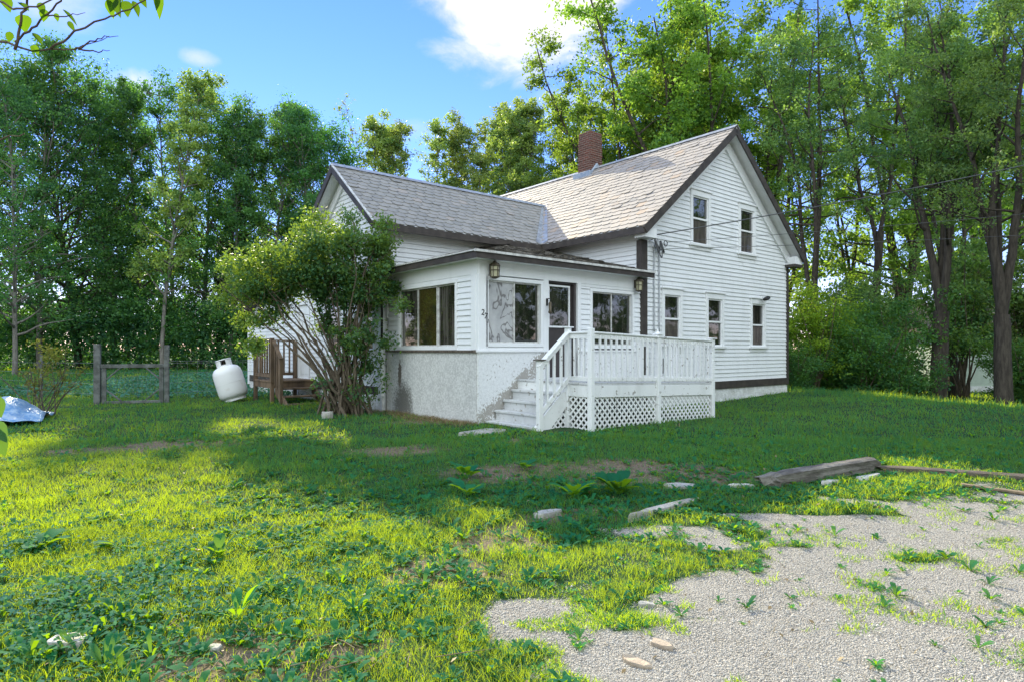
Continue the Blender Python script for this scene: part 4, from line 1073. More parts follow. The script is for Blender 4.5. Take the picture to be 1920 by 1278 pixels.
RS = [
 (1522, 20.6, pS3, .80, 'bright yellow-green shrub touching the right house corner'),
 (1585, 21.2, pS1, .74, 'green shrub next to the bright one by the house corner'),
 (1495, 19.9, pS2, .52, 'low dark shrub at the foot of the right house corner'),
 (1615, 20.5, pS2, .85, 'dark low shrub in the middle of the row beside the house'),
 (1665, 21.5, pS1, .88, 'dark tall shrub left of the many-stemmed tree'),
 (1690, 20.2, pS2, .62, 'dark low shrub at the foot of the many-stemmed tree'),
 (1905, 21.0, pS1, .55, 'thin green shrub before the pale green house wall'),
 (1620, 26, pS1, 1.1, 'tall pale bush far behind the row of shrubs'),
 (1950, 20.5, pS2, .8, 'shrub right of the massive trunk'),
 (1805, 23.5, pS4, .95, 'tall loose shrub whose leaves hang before the roof of the pale green house'),
 (1925, 23.5, pS4, .92, 'tall loose shrub at the photo edge behind the massive trunk'),
 (1600, 23.5, pS4, .72, 'tall loose shrub below the straight single-trunked tree'),
]
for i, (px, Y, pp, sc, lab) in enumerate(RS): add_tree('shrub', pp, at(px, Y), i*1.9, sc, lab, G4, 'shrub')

# far woods and undergrowth that read as one mass
def mass(name, regions, nper, size, leaf, label, seed):
    r = np.random.default_rng(seed); cl = []
    for (x0,y0,x1,y1,dep,h0,h1,n) in regions:
        for _ in range(n):
            f = r.uniform(); X = x0+(x1-x0)*f+r.normal(0,.5); Y = y0+(y1-y0)*f+r.uniform(0,dep)
            hmax = h0+(h1-h0)*float(fbm(X*.16, Y*.16, seed)); Z = r.uniform(0,1)**.9*hmax
            cl.append((X, Y, gz1(X,Y)+Z, r.uniform(.7,1.5), nper, r.uniform(0,.7)))
    C, T = clumps_to_leaves(cl, r); P, Q = leaf_quads(C, size, .4, r)
    return kind(np_mesh(name, P, Q, np.zeros((0,3)), leaf, None, np.repeat(T,4)), 'stuff', label, 'woods')
mass('undergrowth', [(-46,39.5,-9,42.5,3,1.5,6.0,900), (-60,47,-6,50,3,2.5,5.,600), (-9,43,6,46,4,2.,6.,200)], 70, .22, M['leafF'], 'dark undergrowth filling the foot of the wood behind the meadow', 51)
mass('woods', [(-80,54,-4,58,8,9,19,900)], 60, .36, M['leafF'], 'dark woods seen through the gaps of the front trees', 52)
mass('distant_woods', [(-6,66,30,66,8,6,13,260), (12,44,60,40,8,5,14,420)], 60, .36, M['leafR'], 'distant woods low behind the house and the tall trees', 53)
mass('roadside_woods', [(-45,-22,25,-22,6,8,15,700), (26,-22,34,20,5,10,17,1300), (-50,-2,-38,29,4,9,15,600)], 45, .5, M['leafR'], 'woods across the road, seen only as reflections in the windows', 54)

# neighbour house
t = thing('neighbour_house', 'pale green clapboard house mostly hidden behind the dark tree trunks', 'house', (*at(1850,31),gz1(*at(1850,31))), R(6))
nh = MB(); z = .3
while z < 2.9: nh.add([(-2.6,-.02,z),(7,-.02,z),(7,-.0,z+.13),(-2.6,.0,z+.13),(-2.6,.0,z),(7,.0,z)], [(0,1,2,3),(4,5,1,0)]); z += .13
nh.box((-2.6,.002,0),(7,6,2.9)); nh.build('wall', M['mint'], t)
MB().box((-2.55,-.03,-.3),(7,.0,.3)).build('foundation', M['found'], t)
wn = MB(); frame_rect(wn, fF, 1.35, 2.15, 1.0, 2.2, .1, -.01, .05); wno = wn.build('window', M['trim'], t); MB().box((1.35,-.03,1.0),(2.15,-.022,2.2)).build('pane', M['glass'], wno)
MB().prism([(-.5,2.9),(3.0,4.6),(6.5,2.9)], lambda y,z:(-3.0,y,z), lambda y,z:(7.4,y,z)).build('roof', M['felt'], t)

# ================================================================== LILAC
T = Tree(41); r = T.r; LB = Vector((-3.38,12.95,0)); tg_ = []
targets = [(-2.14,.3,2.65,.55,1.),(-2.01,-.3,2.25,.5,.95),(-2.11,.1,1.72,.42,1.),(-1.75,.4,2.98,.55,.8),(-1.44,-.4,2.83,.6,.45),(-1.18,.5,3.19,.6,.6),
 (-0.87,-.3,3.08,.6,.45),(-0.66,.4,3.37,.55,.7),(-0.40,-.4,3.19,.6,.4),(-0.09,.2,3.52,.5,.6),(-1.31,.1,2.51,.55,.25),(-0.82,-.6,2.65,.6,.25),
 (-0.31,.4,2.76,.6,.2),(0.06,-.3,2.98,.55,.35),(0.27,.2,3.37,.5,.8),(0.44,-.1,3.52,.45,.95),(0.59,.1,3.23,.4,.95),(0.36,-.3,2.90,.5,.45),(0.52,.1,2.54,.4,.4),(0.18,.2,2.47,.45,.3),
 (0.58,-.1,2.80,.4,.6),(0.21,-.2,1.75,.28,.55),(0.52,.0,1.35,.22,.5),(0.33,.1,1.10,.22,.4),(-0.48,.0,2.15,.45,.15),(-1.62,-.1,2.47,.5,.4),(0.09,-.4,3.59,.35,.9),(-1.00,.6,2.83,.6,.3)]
for i, (dx, dy, z, rc, ti) in enumerate(targets):
    for rep in range(1+i % 2):
        a = Vector((r.normal(.0,.21), r.normal(0,.16), -.05)); e = Vector((dx, dy, z))+Vector(r.normal(0,.25,3))
        mid = Vector((dx*.28, dy*.3, z*.5))+Vector(r.normal(0,.15,3)); n = 9
        pts = [a*(1-q)**2+mid*(2*q*(1-q))+e*q*q+Vector(r.normal(0,.030,3)) for q in [k/n for k in range(n+1)]]
        r0 = r.uniform(.018,.045)
        T.w.tube(pts, [r0*(1-.8*k/n) for k in range(n+1)], 6, cap=False)
        for j in range(4):
            q = pts[-1-j//2]; d = Vector(r.normal(0,1,3)).normalized(); T.branch(q, d+Vector((0,0,.2)), rc*1.1, .007, .002, 4, .25, 0, 4)
    for j in range(5):
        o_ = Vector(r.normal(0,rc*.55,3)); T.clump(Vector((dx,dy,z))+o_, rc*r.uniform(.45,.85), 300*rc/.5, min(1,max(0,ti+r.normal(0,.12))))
for k in range(34):
    T.branch((r.normal(0,.2),r.normal(0,.15),0), (r.normal(0,.35),r.normal(0,.3),1), r.uniform(.6,1.5), .012, .004, 5, .12, 0, 4)
    T.clump((r.normal(.25,.32), r.normal(0,.25), r.uniform(.2,1.95)), .27, 60, .3)
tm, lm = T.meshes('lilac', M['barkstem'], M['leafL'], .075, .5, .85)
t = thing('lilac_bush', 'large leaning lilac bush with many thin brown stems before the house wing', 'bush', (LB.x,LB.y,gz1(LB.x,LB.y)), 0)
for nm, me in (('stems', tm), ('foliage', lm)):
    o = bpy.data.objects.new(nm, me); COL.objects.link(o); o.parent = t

# sparse dying shrub on the left with bare arching stems
T = Tree(43); r = T.r
for k in range(16):
    az = r.uniform(-.9,.9); L = r.uniform(.9,1.7)
    b = T.branch((r.normal(0,.12),r.normal(0,.1),0), (math.sin(az)*.9, r.normal(0,.2), 1.0), L, .014, .004, 7, .10, -.03, 5)
    for j in range(2): T.branch(b[4+j], (r.normal(.2,.5),r.normal(0,.3),r.uniform(.1,.8)), .5, .006, .002, 4, .15, 0, 4)
    if k % 2 == 0: T.clump(b[6], .16, 26, r.uniform(0,1)); T.clump(b[4], .15, 18, r.uniform(0,1))
for k in range(8): T.clump((.15+r.normal(0,.16),r.normal(0,.1),r.uniform(.9,1.45)), .2, 45, .9)
tm, lm = T.meshes('x', M['barkstem'], M['leafY'], .07, .5, .8)
px, Yb = 78, 12.6
t = thing('dying_shrub', 'sparse yellowing shrub with bare brown stems next to the blue tarp', 'shrub', (*at(78,12.6), gz1(*at(78,12.6))), 0)
for nm, me in (('stems', tm), ('foliage', lm)):
    o = bpy.data.objects.new(nm, me); COL.objects.link(o); o.parent = t

# ---- sapling beside the camera whose boughs enter the top left corner
sp = thing('sapling', 'overhanging sapling boughs with large leaves close to the camera, top left', 'tree', (-3.3,2.55,gz1(-3.3,2.55)), 0)
SO = Vector((-3.3,2.55,gz1(-3.3,2.55)))
def pw_(px, py, Y): return Vector(((px-960)/1180*Y, Y, 1.5+(656-py)/1180*Y))-SO
wood = MB()
wood.tube([Vector((0,0,0)), Vector((.05,.02,1.2)), Vector((-.05,.05,2.2)), Vector((.1,0,3.2)), Vector((.2,.1,3.9))], [.035,.03,.024,.016,.008], 8)
def bough(pts, r0, r1):
    n = len(pts); P = []
    for i in range(n-1):
        for k in range(4): P.append(pts[i].lerp(pts[i+1], k/4)+Vector(rng.normal(0,.003,3)))
    P.append(pts[-1]); m = len(P)-1
    wood.tube(P, [r0+(r1-r0)*i/m for i in range(m+1)], 6)
s0 = Vector((-.05,.05,2.2))
bough([s0, pw_(-60,70,2.6), pw_(0,75,2.6), pw_(60,95,2.6), pw_(140,93,2.65), pw_(205,68,2.7)], .008, .0012)
bough([pw_(95,92,2.62), pw_(140,60,2.6), pw_(178,42,2.6), pw_(215,28,2.6), pw_(272,2,2.62), pw_(310,-30,2.62)], .0048, .0022)
bough([pw_(140,95,2.65), pw_(170,80,2.66), pw_(198,70,2.66), pw_(222,68,2.66)], .004, .001)
bough([pw_(150,95,2.66), pw_(185,98,2.66), pw_(206,95,2.66)], .004, .001)
bough([Vector((.1,0,3.2)), pw_(-40,-20,2.4), pw_(20,15,2.4), pw_(70,12,2.4), pw_(130,-15,2.4)], .006, .002)
bough([pw_(30,95,2.6), pw_(35,60,2.58), pw_(50,15,2.55), pw_(52,-20,2.5)], .006, .004)
bough([pw_(30,78,2.6), pw_(62,55,2.55), pw_(90,25,2.5), pw_(112,2,2.48), pw_(135,-25,2.45)], .005, .003)
bough([pw_(90,30,2.5), pw_(130,30,2.5), pw_(160,24,2.5)], .003, .001)
bough([Vector((-.02,.03,1.7)), pw_(-60,280,2.5), pw_(0,262,2.5), pw_(46,251,2.52)], .006, .002)
wood.build('boughs', M['barkstem'], sp, smooth=True)
lv = MB(); tints = []
def bigleaf(c, L, W, dirv, nrm, droop=.2, ti=.5):
    d = Vector(dirv).normalized(); s_ = d.cross(Vector(nrm)).normalized(); n_ = s_.cross(d).normalized()
    prof = [(0,.0),(.08,.55),(.25,.95),(.45,1.),(.65,.75),(.85,.35),(1.,.0)]
    vs = []; fs = []
    for f, w in prof:
        b0 = c+d*(L*f)-n_*(droop*L*f*f)
        vs += [b0, b0+s_*(W/2*w)+n_*(W*.16*w), b0-s_*(W/2*w)+n_*(W*.16*w)]
    for i in range(len(prof)-1):
        fs += [(3*i,3*i+1,3*i+4,3*i+3),(3*i,3*i+3,3*i+5,3*i+2)]
    lv.add(vs, fs); tints.extend([ti]*len(fs))
U3 = Vector((0,0,1))
for (px, py, Y, L, W, dv, nv, ti) in [
   (45,28,2.58,.075,.06,(.1,-.1,-1),(.3,-1,.3),1.),(62,62,2.58,.06,.03,(.7,0,-.8),(.2,-.5,1),.2),(85,18,2.5,.05,.035,(-.2,0,-1),(.5,-1,.3),.8),
   (118,18,2.5,.085,.022,(.75,0,-.7),(.1,-.4,1),.3),(202,0,2.62,.08,.035,(.3,0,-1),(.3,-1,.2),1.),(222,-4,2.62,.09,.05,(.1,-.2,-1),(-.4,-1,.3),.2),
   (236,2,2.62,.075,.045,(.2,-.2,-.9),(.3,-1,.4),.35),(250,2,2.62,.07,.03,(.4,0,-1),(.7,-.7,.3),.1),(240,-20,2.62,.06,.04,(-.4,0,-.6),(.1,-1,.6),.7),
   (292,-12,2.62,.07,.03,(.1,0,-1),(.8,-.6,.2),.1),(300,-14,2.62,.11,.035,(-.05,0,-1),(.3,-1,.1),.8),(35,5,2.45,.05,.03,(.6,0,-.4),(0,-.5,1),.4),
   (75,5,2.5,.05,.03,(.3,0,-1),(.3,-1,.2),.2),(128,40,2.6,.05,.022,(.5,0,-.8),(.2,-1,.4),.1),(60,85,2.6,.045,.03,(.5,0,-.7),(.2,-1,.5),.9),(20,60,2.6,.045,.03,(-.2,0,-1),(.6,-1,.3),.3),(215,-8,2.62,.07,.045,(-.3,0,-1),(.5,-1,.2),.0),(262,-10,2.62,.06,.03,(.5,0,-1),(.2,-1,.2),.1),
   (10,-5,2.45,.06,.04,(.3,0,-1),(.4,-1,.3),.5),(105,25,2.5,.035,.02,(.2,0,-1),(.4,-1,.3),.6)]:
    bigleaf(pw_(px,py,Y), L, W, dv, nv, .15, ti)
lv.tint = tints; lv.build('leaves', M['leafS'], sp)
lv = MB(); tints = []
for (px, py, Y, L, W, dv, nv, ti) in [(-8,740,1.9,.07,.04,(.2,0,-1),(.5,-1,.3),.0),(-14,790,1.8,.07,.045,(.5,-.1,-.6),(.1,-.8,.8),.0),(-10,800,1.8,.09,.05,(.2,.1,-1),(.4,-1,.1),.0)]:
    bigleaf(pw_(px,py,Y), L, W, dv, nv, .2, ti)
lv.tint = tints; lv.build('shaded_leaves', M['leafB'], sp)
lw = MB(); lw.tube([Vector((0,0,.4)), pw_(-120,760,2.2), pw_(-40,740,1.95), pw_(-6,735,1.9)], [.01,.006,.004,.002], 6); lw.tube([pw_(-40,740,1.95), pw_(-30,780,1.85), pw_(-10,795,1.8)], [.004,.003,.002], 6); lw.build('lower_bough', M['barkstem'], sp)

# ================================================================== GROUND
def spaced(lo, a, b, hi, st, g=1.13):
    mid = list(np.arange(a, b, st)); L = []; x = a; s_ = st
    while x > lo: s_ *= g; x -= s_; L.append(x)
    Rr = []; x = mid[-1]; s_ = st
    while x < hi: s_ *= g; x += s_; Rr.append(x)
    return np.array(L[::-1]+mid+Rr)
xs = spaced(-700, -6, 8.5, 700, .09); ys = spaced(-300, 1.8, 13, 900, .09)
GX, GY = np.meshgrid(xs, ys); GZ = zg(GX, GY)
ny, nx = GX.shape; idx = np.arange(nx*ny).reshape(ny, nx)
Q = np.stack([idx[:-1,:-1], idx[:-1,1:], idx[1:,1:], idx[1:,:-1]], -1).reshape(-1, 4)
ground = np_mesh('ground', np.stack([GX,GY,GZ],-1).reshape(-1,3), Q, np.zeros((0,3)), bpy.data.materials.new('tmp'), smooth=True)
for nm, fn in (('gravel', gravel), ('dirt', dirt)):
    at_ = ground.data.attributes.new(nm, 'FLOAT', 'POINT'); at_.data.foreach_set('value', fn(GX, GY).ravel().astype(np.float32))
m, t, b = material('lawn_soil_and_gravel'); v = t.obj()
ga = t.attr('gravel'); da = t.attr('dirt')
soil = t.mix(t.ramp(t.noise(v, 5, 6, .7), .35, .65), (.014, .05, .02), (.04, .075, .025))
soil = t.mix(t.ramp(t.noise(v, 60, 4, .7), .45, .7), soil, (.04, .05, .02))
bare = t.mix(t.ramp(t.noise(v, 22, 6, .75), .35, .7), (.20, .155, .11), (.10, .08, .06))
vo = t.new('ShaderNodeTexVoronoi'); t.lk(v, vo.inputs['Vector']); vo.inputs['Scale'].default_value = 105
vc = t.xyz(vo.outputs['Color'])[0]
gr = t.mix(vc, (.22, .205, .18), (.45, .425, .38))
gr = t.mix(t.ramp(vo.outputs['Distance'], .45, .85), gr, (.16, .15, .14))
gr = t.mix(t.math('MULTIPLY', t.ramp(t.noise(v, 1.3, 5, .6), .5, .75), .35), gr, (.24, .20, .15))
nb = t.noise(v, 9, 6, .75)
df_ = t.ramp(t.math('ADD', da, t.math('MULTIPLY', t.math('SUBTRACT', nb, .5), .9)), .3, .6)
gf_ = t.ramp(t.math('ADD', ga, t.math('MULTIPLY', t.math('SUBTRACT', nb, .5), .9)), .3, .6)
c = t.mix(gf_, t.mix(df_, soil, bare), gr); t.lk(c, b.inputs['Base Color']); b.inputs['Roughness'].default_value = .95; b.inputs['Specular IOR Level'].default_value = .1
hgt = t.math('ADD', t.math('MULTIPLY', t.math('SUBTRACT', 1., vo.outputs['Distance']), gf_), t.math('MULTIPLY', t.noise(v, 40, 5, .7), .6))
t.lk(t.bump(hgt, .8, .012), b.inputs['Normal']); ground.data.materials[0] = m
kind(ground, 'structure')

def house_mask(X, Y):     # true where house or deck stands
    dx = X-CX; dy = Y-CY; T_ = dx*UX+dy*UY; S_ = dx*VX+dy*VY
    a = (T_ > -.12) & (T_ < 11.3) & (S_ > -.03) & (S_ < 12.4)
    return a | ((T_ > .2) & (T_ < 4.4) & (S_ > -1.86) & (S_ < .1))
def scatter(n, y0, y1, pw=1., r=rng, xl=.86, off=.0):
    Y = y0+(y1-y0)*r.uniform(0,1,n)**pw; X = r.uniform(-xl,xl,n)*(Y+.3)
    return X, Y
# gravel stones
X, Y = scatter(330000, 2.3, 7.6, 1.25); g = gravel(X, Y)
k = (rng.uniform(0,1,len(X)) < g*.95+.01) & ~house_mask(X, Y); X = X[k]; Y = Y[k]; n = len(X)
sz_ = rng.uniform(.0026,.0056,n)*(1+.9*(rng.uniform(0,1,n) > .96))
oct_ = np.array([(1,0,0),(-1,0,0),(0,1,0),(0,-1,0),(0,0,1),(0,0,-1)], float)
P = oct_[None]*rng.uniform(.6,1.25,(n,6,1))*sz_[:,None,None]*np.stack([rng.uniform(.8,1.4,n), rng.uniform(.8,1.3,n), rng.uniform(.5,.9,n)],-1)[:,None,:]
an = rng.uniform(0,6.28,n); ca, sa = np.cos(an)[:,None], np.sin(an)[:,None]
P = np.stack([P[...,0]*ca-P[...,1]*sa, P[...,0]*sa+P[...,1]*ca, P[...,2]], -1)+np.stack([X, Y, zg(X,Y)+sz_*.2],-1)[:,None,:]
tf = np.array([(0,2,4),(2,1,4),(1,3,4),(3,0,4),(2,0,5),(1,2,5),(3,1,5),(0,3,5)])
F = (np.arange(n)[:,None,None]*6+tf[None]).reshape(-1,3)
gm, t, b = material('limestone_chips'); a = t.attr('tint')
t.lk(t.mix(a, (.29, .275, .25), (.50, .475, .435)), b.inputs['Base Color']); b.inputs['Roughness'].default_value = .9; b.inputs['Specular IOR Level'].default_value = .15
kind(np_mesh('gravel', P.reshape(-1,3), np.zeros((0,4)), F, gm, None, np.repeat(rng.uniform(0,1,n)**.8,6)), 'stuff', 'pale grey gravel chips of the driveway', 'gravel')

# grass
def blades(X, Y, h, w, tint, r=rng, lean=.55):
    n = len(X); Z = zg(X, Y)-.008; az = r.uniform(0,6.283,n); bz = r.uniform(0,6.283,n); L = lean*r.uniform(.15,1.2,n)*h
    dx, dy = np.cos(az), np.sin(az); sx, sy = np.cos(bz)*w, np.sin(bz)*w
    B = np.stack([X,Y,Z],-1); Sv = np.stack([sx,sy,0*sx],-1)
    Mi = B+np.stack([dx*L*.35, dy*L*.35, h*.6],-1); Ti = B+np.stack([dx*L, dy*L, h*r.uniform(.82,1.05,n)],-1)
    P = np.stack([B-Sv*.5, B+Sv*.5, Mi-Sv*.42, Mi+Sv*.42, Ti], 1).reshape(-1,3)
    i = np.arange(n)[:,None]*5
    return P, i+np.array([[0,1,3,2]]), i+np.array([[2,3,4]]), np.repeat(tint,5)
PP=[];QQ=[];TT=[];AT=[];base=0
def addb(X, Y, h, w, lean=.55, bias=0.):
    global base
    hm = house_mask(X, Y); g = gravel(X, Y); d = dirt(X, Y)
    dens = (1-g)*(1-.88*sstep(.25,.8,d))
    k = (rng.uniform(0,1,len(X)) < dens) & ~hm; X, Y, h, w = X[k], Y[k], h[k], w[k]
    edge = gravel(X, Y)
    h = h*(1-.72*sstep(.0,.5,edge))*(.25+1.0*fbm(X*1.1, Y*1.1, 61)+.55*sstep(.45,.7,fbm(X*5, Y*5, 62, 2)))
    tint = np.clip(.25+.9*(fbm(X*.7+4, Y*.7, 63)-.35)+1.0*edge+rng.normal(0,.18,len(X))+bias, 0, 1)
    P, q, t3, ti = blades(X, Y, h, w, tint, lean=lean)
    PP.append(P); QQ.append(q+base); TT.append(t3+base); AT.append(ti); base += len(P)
U = rng.uniform
n = 130000; X, Y = scatter(n, 2.3, 5.2, .85); addb(X, Y, U(.02,.085,n), U(.0022,.0045,n), .95)
n = 150000; X, Y = scatter(n, 4.8, 9.5, .9); addb(X, Y, U(.03,.09,n), U(.0035,.007,n), .85)
n = 120000; X, Y = scatter(n, 9, 20, .9); addb(X, Y, U(.035,.10,n), U(.007,.014,n), .8)
n = 70000; X, Y = scatter(n, 19, 46, .9); addb(X, Y, U(.07,.16,n), U(.018,.04,n), .4)
n = 110000; Y = 1.5+34*U(0,1,n)**1.6; X = np.where(U(0,1,n) < .5, -1, 1)*(.86*(Y+.3)+U(-.1,4.2,n)); addb(X, Y, U(.035,.09,n)*(1+Y/30), U(.004,.006,n)*(1+Y/9), .8)
n = 420000; X, Y = scatter(n, 2.3, 6.3, .9)
tm_ = sstep(.56,.64,.55*fbm(X*5+2, Y*6, 91, 3)+.45*fbm(X*1.6, Y*2., 95, 2)+.05*(1-sstep(.2,1.6,X+.25*(Y-3))))*(.25+.75*(1-sstep(.4,2.2,X+.25*(Y-3))))
k = rng.uniform(0,1,n) < tm_*sstep(.15,.5,gravel(X,Y)); X, Y = X[k], Y[k]; n = k.sum()
hh = U(.015,.055,n)*(.4+1.1*fbm(X*3,Y*3,93)); P, q, t3, ti = blades(X, Y, hh, U(.003,.006,n), np.clip(rng.normal(.95,.15,n),0,1), lean=1.3)
PP.append(P); QQ.append(q+base); TT.append(t3+base); AT.append(ti); base += len(P)
n = 6000; X = U(8,11.5,n); Y = U(12,20.5,n); dd_ = ((X-8.7)*6.5+(Y-19.4)*2)/6.8; k = np.abs(dd_) < .9; n = k.sum(); addb(X[k], Y[k], U(.08,.2,n), U(.008,.014,n))
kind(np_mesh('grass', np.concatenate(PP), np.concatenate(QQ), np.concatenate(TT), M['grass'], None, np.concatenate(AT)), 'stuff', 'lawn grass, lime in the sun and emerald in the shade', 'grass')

# broad-leaved weeds in the lawn
def rosettes(X, Y, S_, nl, r=rng, upr=.6, wid=.32):
    P=[];Qd=[];A=[];b0=0
    Z = zg(X, Y)
    for x, y, z, s_ in zip(X, Y, Z, S_):
        a0 = r.uniform(0,6.28); k = int(r.integers(nl[0], nl[1])); ti = np.clip(r.normal(.45,.25),0,1)
        for j in range(k):
            a = a0+6.283*j/k+r.normal(0,.3); L = s_*r.uniform(.6,1.2); up = upr*r.uniform(.4,1.4); d = np.array([math.cos(a),math.sin(a),0]); sd_ = np.array([-d[1],d[0],0]); W = L*wid*r.uniform(.8,1.25)
            for f, w in ((0,.12),(.35,.8),(.7,1.),(1.,.12)):
                c = np.array([x,y,z])+d*L*f*(1-.2*up)+np.array([0,0,L*up*(f-.55*f*f)*1.2])
                P += [c-sd_*W*w*.5+[0,0,.1*W*w], c+sd_*W*w*.5+[0,0,.1*W*w]]
            Qd += [(b0,b0+1,b0+3,b0+2),(b0+2,b0+3,b0+5,b0+4),(b0+4,b0+5,b0+7,b0+6)]; A += [np.clip(ti+r.normal(0,.1),0,1)]*8; b0 += 8
    return np.array(P), np.array(Qd), np.array(A)
n = 9500; X, Y = scatter(n, 2.4, 10.5, .78)
wd = fbm(X*.8+30, Y*.8, 71); g = gravel(X, Y); band = np.exp(-((Y-np.interp(X,YBX,YBY)-1.3)/1.2)**2)
low = np.exp(-((X+1.9)/1.4)**2)*np.exp(-((Y-3.)/1.3)**2)
k = (rng.uniform(0,1,n) < (.12+.85*sstep(.46,.66,wd)+.5*band+.7*low)*(1-g*.93)) & ~house_mask(X,Y)
P, Qd, A = rosettes(X[k], Y[k], rng.uniform(.035,.105,k.sum()), (5,10), upr=.85)
kind(np_mesh('weeds', P, Qd, np.zeros((0,3)), M['weed'], None, A), 'stuff', 'broad-leaved weeds spread through the lawn', 'weeds')
n = 520; X = rng.normal(-1.75,.75,n); Y = rng.uniform(2.45,4.4,n); k = (fbm(X*2.2+7,Y*2.2,97) > .53) & (gravel(X,Y) < .1); X, Y = X[k], Y[k]; n = len(X)
P, Qd, A = rosettes(X, Y, rng.uniform(.05,.135,n), (4,9), upr=1.2, wid=.2)
kind(np_mesh('dandelion_weeds', P, Qd, np.zeros((0,3)), M['weed'], None, A), 'stuff', 'upright long-leaved weeds in the foreground', 'weeds')
n = 3600; X, Y = scatter(n, 2.4, 6.6, .9); g = gravel(X, Y); k = (g > .06) & (rng.uniform(0,1,n) < .8*(1-g)+.55*sstep(.56,.66,fbm(X*1.5,Y*2.2,77))*(1-sstep(.6,2.6,X))+.03) & ~house_mask(X,Y)
P, Qd, A = rosettes(X[k], Y[k], rng.uniform(.022,.055,k.sum()), (7,13), upr=.9, wid=.3)
kind(np_mesh('gravel_weeds', P, Qd, np.zeros((0,3)), M['weed'], None, np.clip(A+.4,0,1)), 'stuff', 'yellowish low weeds growing through the gravel', 'weeds')
# ground cover patch, left foreground
n = 7200; X = rng.normal(-2.95,.75,n); Y = rng.normal(3.95,.62,n); k = (fbm(X*1.6,Y*1.6,81) > .40) & (Y > 2.2); X, Y = X[k], Y[k]; n = len(X)
C = np.stack([X,Y,zg(X,Y)+rng.uniform(.02,.075,n)],-1); P, Qd = leaf_quads(C, .028, 1.6, rng, .9)
kind(np_mesh('ground_cover', P, Qd, np.zeros((0,3)), M['clover'], None, np.repeat(rng.uniform(0,1,n),4)), 'stuff', 'small blue-green ground cover leaves in the shade at the left', 'ground cover')
# meadow clover beyond the gate
n = 16000; X = rng.uniform(-17,-4.5,n); Y = rng.uniform(17,37,n); k = ~house_mask(X,Y); X, Y = X[k], Y[k]; n = len(X)
C = np.stack([X,Y,zg(X,Y)+rng.uniform(.05,.15,n)],-1); P, Qd = leaf_quads(C, .10, 1.8, rng, .8)
kind(np_mesh('meadow_clover', P, Qd, np.zeros((0,3)), M['clover'], None, np.repeat(rng.uniform(0,1,n),4)), 'stuff', 'blue-green clover covering the meadow behind the gate', 'ground cover')
# dry straw on bare spots
n = 30000; X, Y = scatter(n, 2.4, 13, .8); d = dirt(X, Y); k = (rng.uniform(0,1,n) < .03+.07*(Y < 8)+sstep(.12,.6,d)) & ~house_mask(X,Y); X, Y = X[k], Y[k]
tt_ = -.06-np.abs(rng.normal(0,.22,2600)); ss_ = rng.uniform(-.1,3.6,2600); X = np.concatenate([X, CX+UX*tt_+VX*ss_]); Y = np.concatenate([Y, CY+UY*tt_+VY*ss_]); n = len(X)
P, q, t3, ti = blades(X, Y, rng.uniform(.01,.05,n)*(1+1.2*(Y > 10.8)), rng.uniform(.003,.006,n)*(1+.6*(Y > 7)), rng.uniform(0,1,n), lean=2.6)
kind(np_mesh('straw', P, q, t3, M['dryg'], None, ti), 'stuff', 'dry straw on the bare patches of the lawn', 'straw')
n = 260; X, Y = scatter(n, 2.5, 8, .9); k = ~house_mask(X,Y); X, Y = X[k], Y[k]; n = len(X)
C = np.stack([X,Y,zg(X,Y)+.012+.03*(gravel(X,Y) < .4)],-1); P, Qd = leaf_quads(C, .035, 2., rng, .6)
kind(np_mesh('leaf_litter', P, Qd, np.zeros((0,3)), M['dryg'], None, np.repeat(rng.uniform(0,.6,n),4)), 'stuff', 'fallen brown leaves scattered on gravel and lawn', 'leaf litter')
tw = MB(); r = random.Random(12)
for _ in range(46):
    x, y = r.gauss(-1.5,.55), r.uniform(2.55,3.5); a = r.uniform(0,3.14); L = r.uniform(.08,.32); z = gz1(x,y)+r.uniform(.01,.04)
    tw.tube([(x,y,z),(x+math.cos(a)*L*.5,y+math.sin(a)*L*.5,z+r.uniform(0,.03)),(x+math.cos(a)*L,y+math.sin(a)*L,z)], [.003,.0025,.001], 5)
kind(tw.build('dead_twigs', M['twig']), 'stuff', 'dead twigs scattered in the foreground weeds', 'twigs')

# burdock-like plants, each a thing
def burdock(loc, s_, n, label, up=.7, seed=0, wd=1.):
    r = np.random.default_rng(seed); P=[];Qd=[];A=[];b0=0
    for j in range(n):
        a = 6.283*j/n+r.normal(0,.35); L = s_*r.uniform(.6,1.15); u_ = up*r.uniform(.5,1.4); d = np.array([math.cos(a),math.sin(a),0]); sd_ = np.array([-d[1],d[0],0]); W = L*r.uniform(.42,.6)*wd; ti = r.uniform(.1,.7)
        pr = ((0,.05),(.25,.06),(.32,.6),(.5,1.),(.7,.95),(.87,.55),(1.,.06)); st_ = []
        for f, w in pr:
            c = d*L*f+np.array([0,0,L*u_*(f-.5*f*f)*1.3]); wv = .02*s_*math.sin(f*20+j)
            P += [c-sd_*W*w*.5+[0,0,.16*W*w+wv], c, c+sd_*W*w*.5+[0,0,.16*W*w-wv]]
        for i in range(len(pr)-1):
            q = b0+3*i; Qd += [(q,q+1,q+4,q+3),(q+1,q+2,q+5,q+4)]
        A += [ti]*(3*len(pr)); b0 += 3*len(pr)
    o = np_mesh('broadleaf_plant', np.array(P), np.array(Qd), np.zeros((0,3)), M['weed'], None, np.array(A), smooth=True)
    o.location = (loc[0],loc[1],gz1(*loc)); return tag(o, label, 'plant', 'broad-leaved plants in the lawn')
burdock((.60,6.15),.24,16,'large burdock plant left of the other one below the deck steps',.8,1)
burdock((1.05,6.25),.26,17,'large burdock plant with a pale edge leaf below the deck',.9,2)
burdock((-.50,6.95),.25,11,'bushy green weed in the shaded grass straight below the porch corner',.9,3)
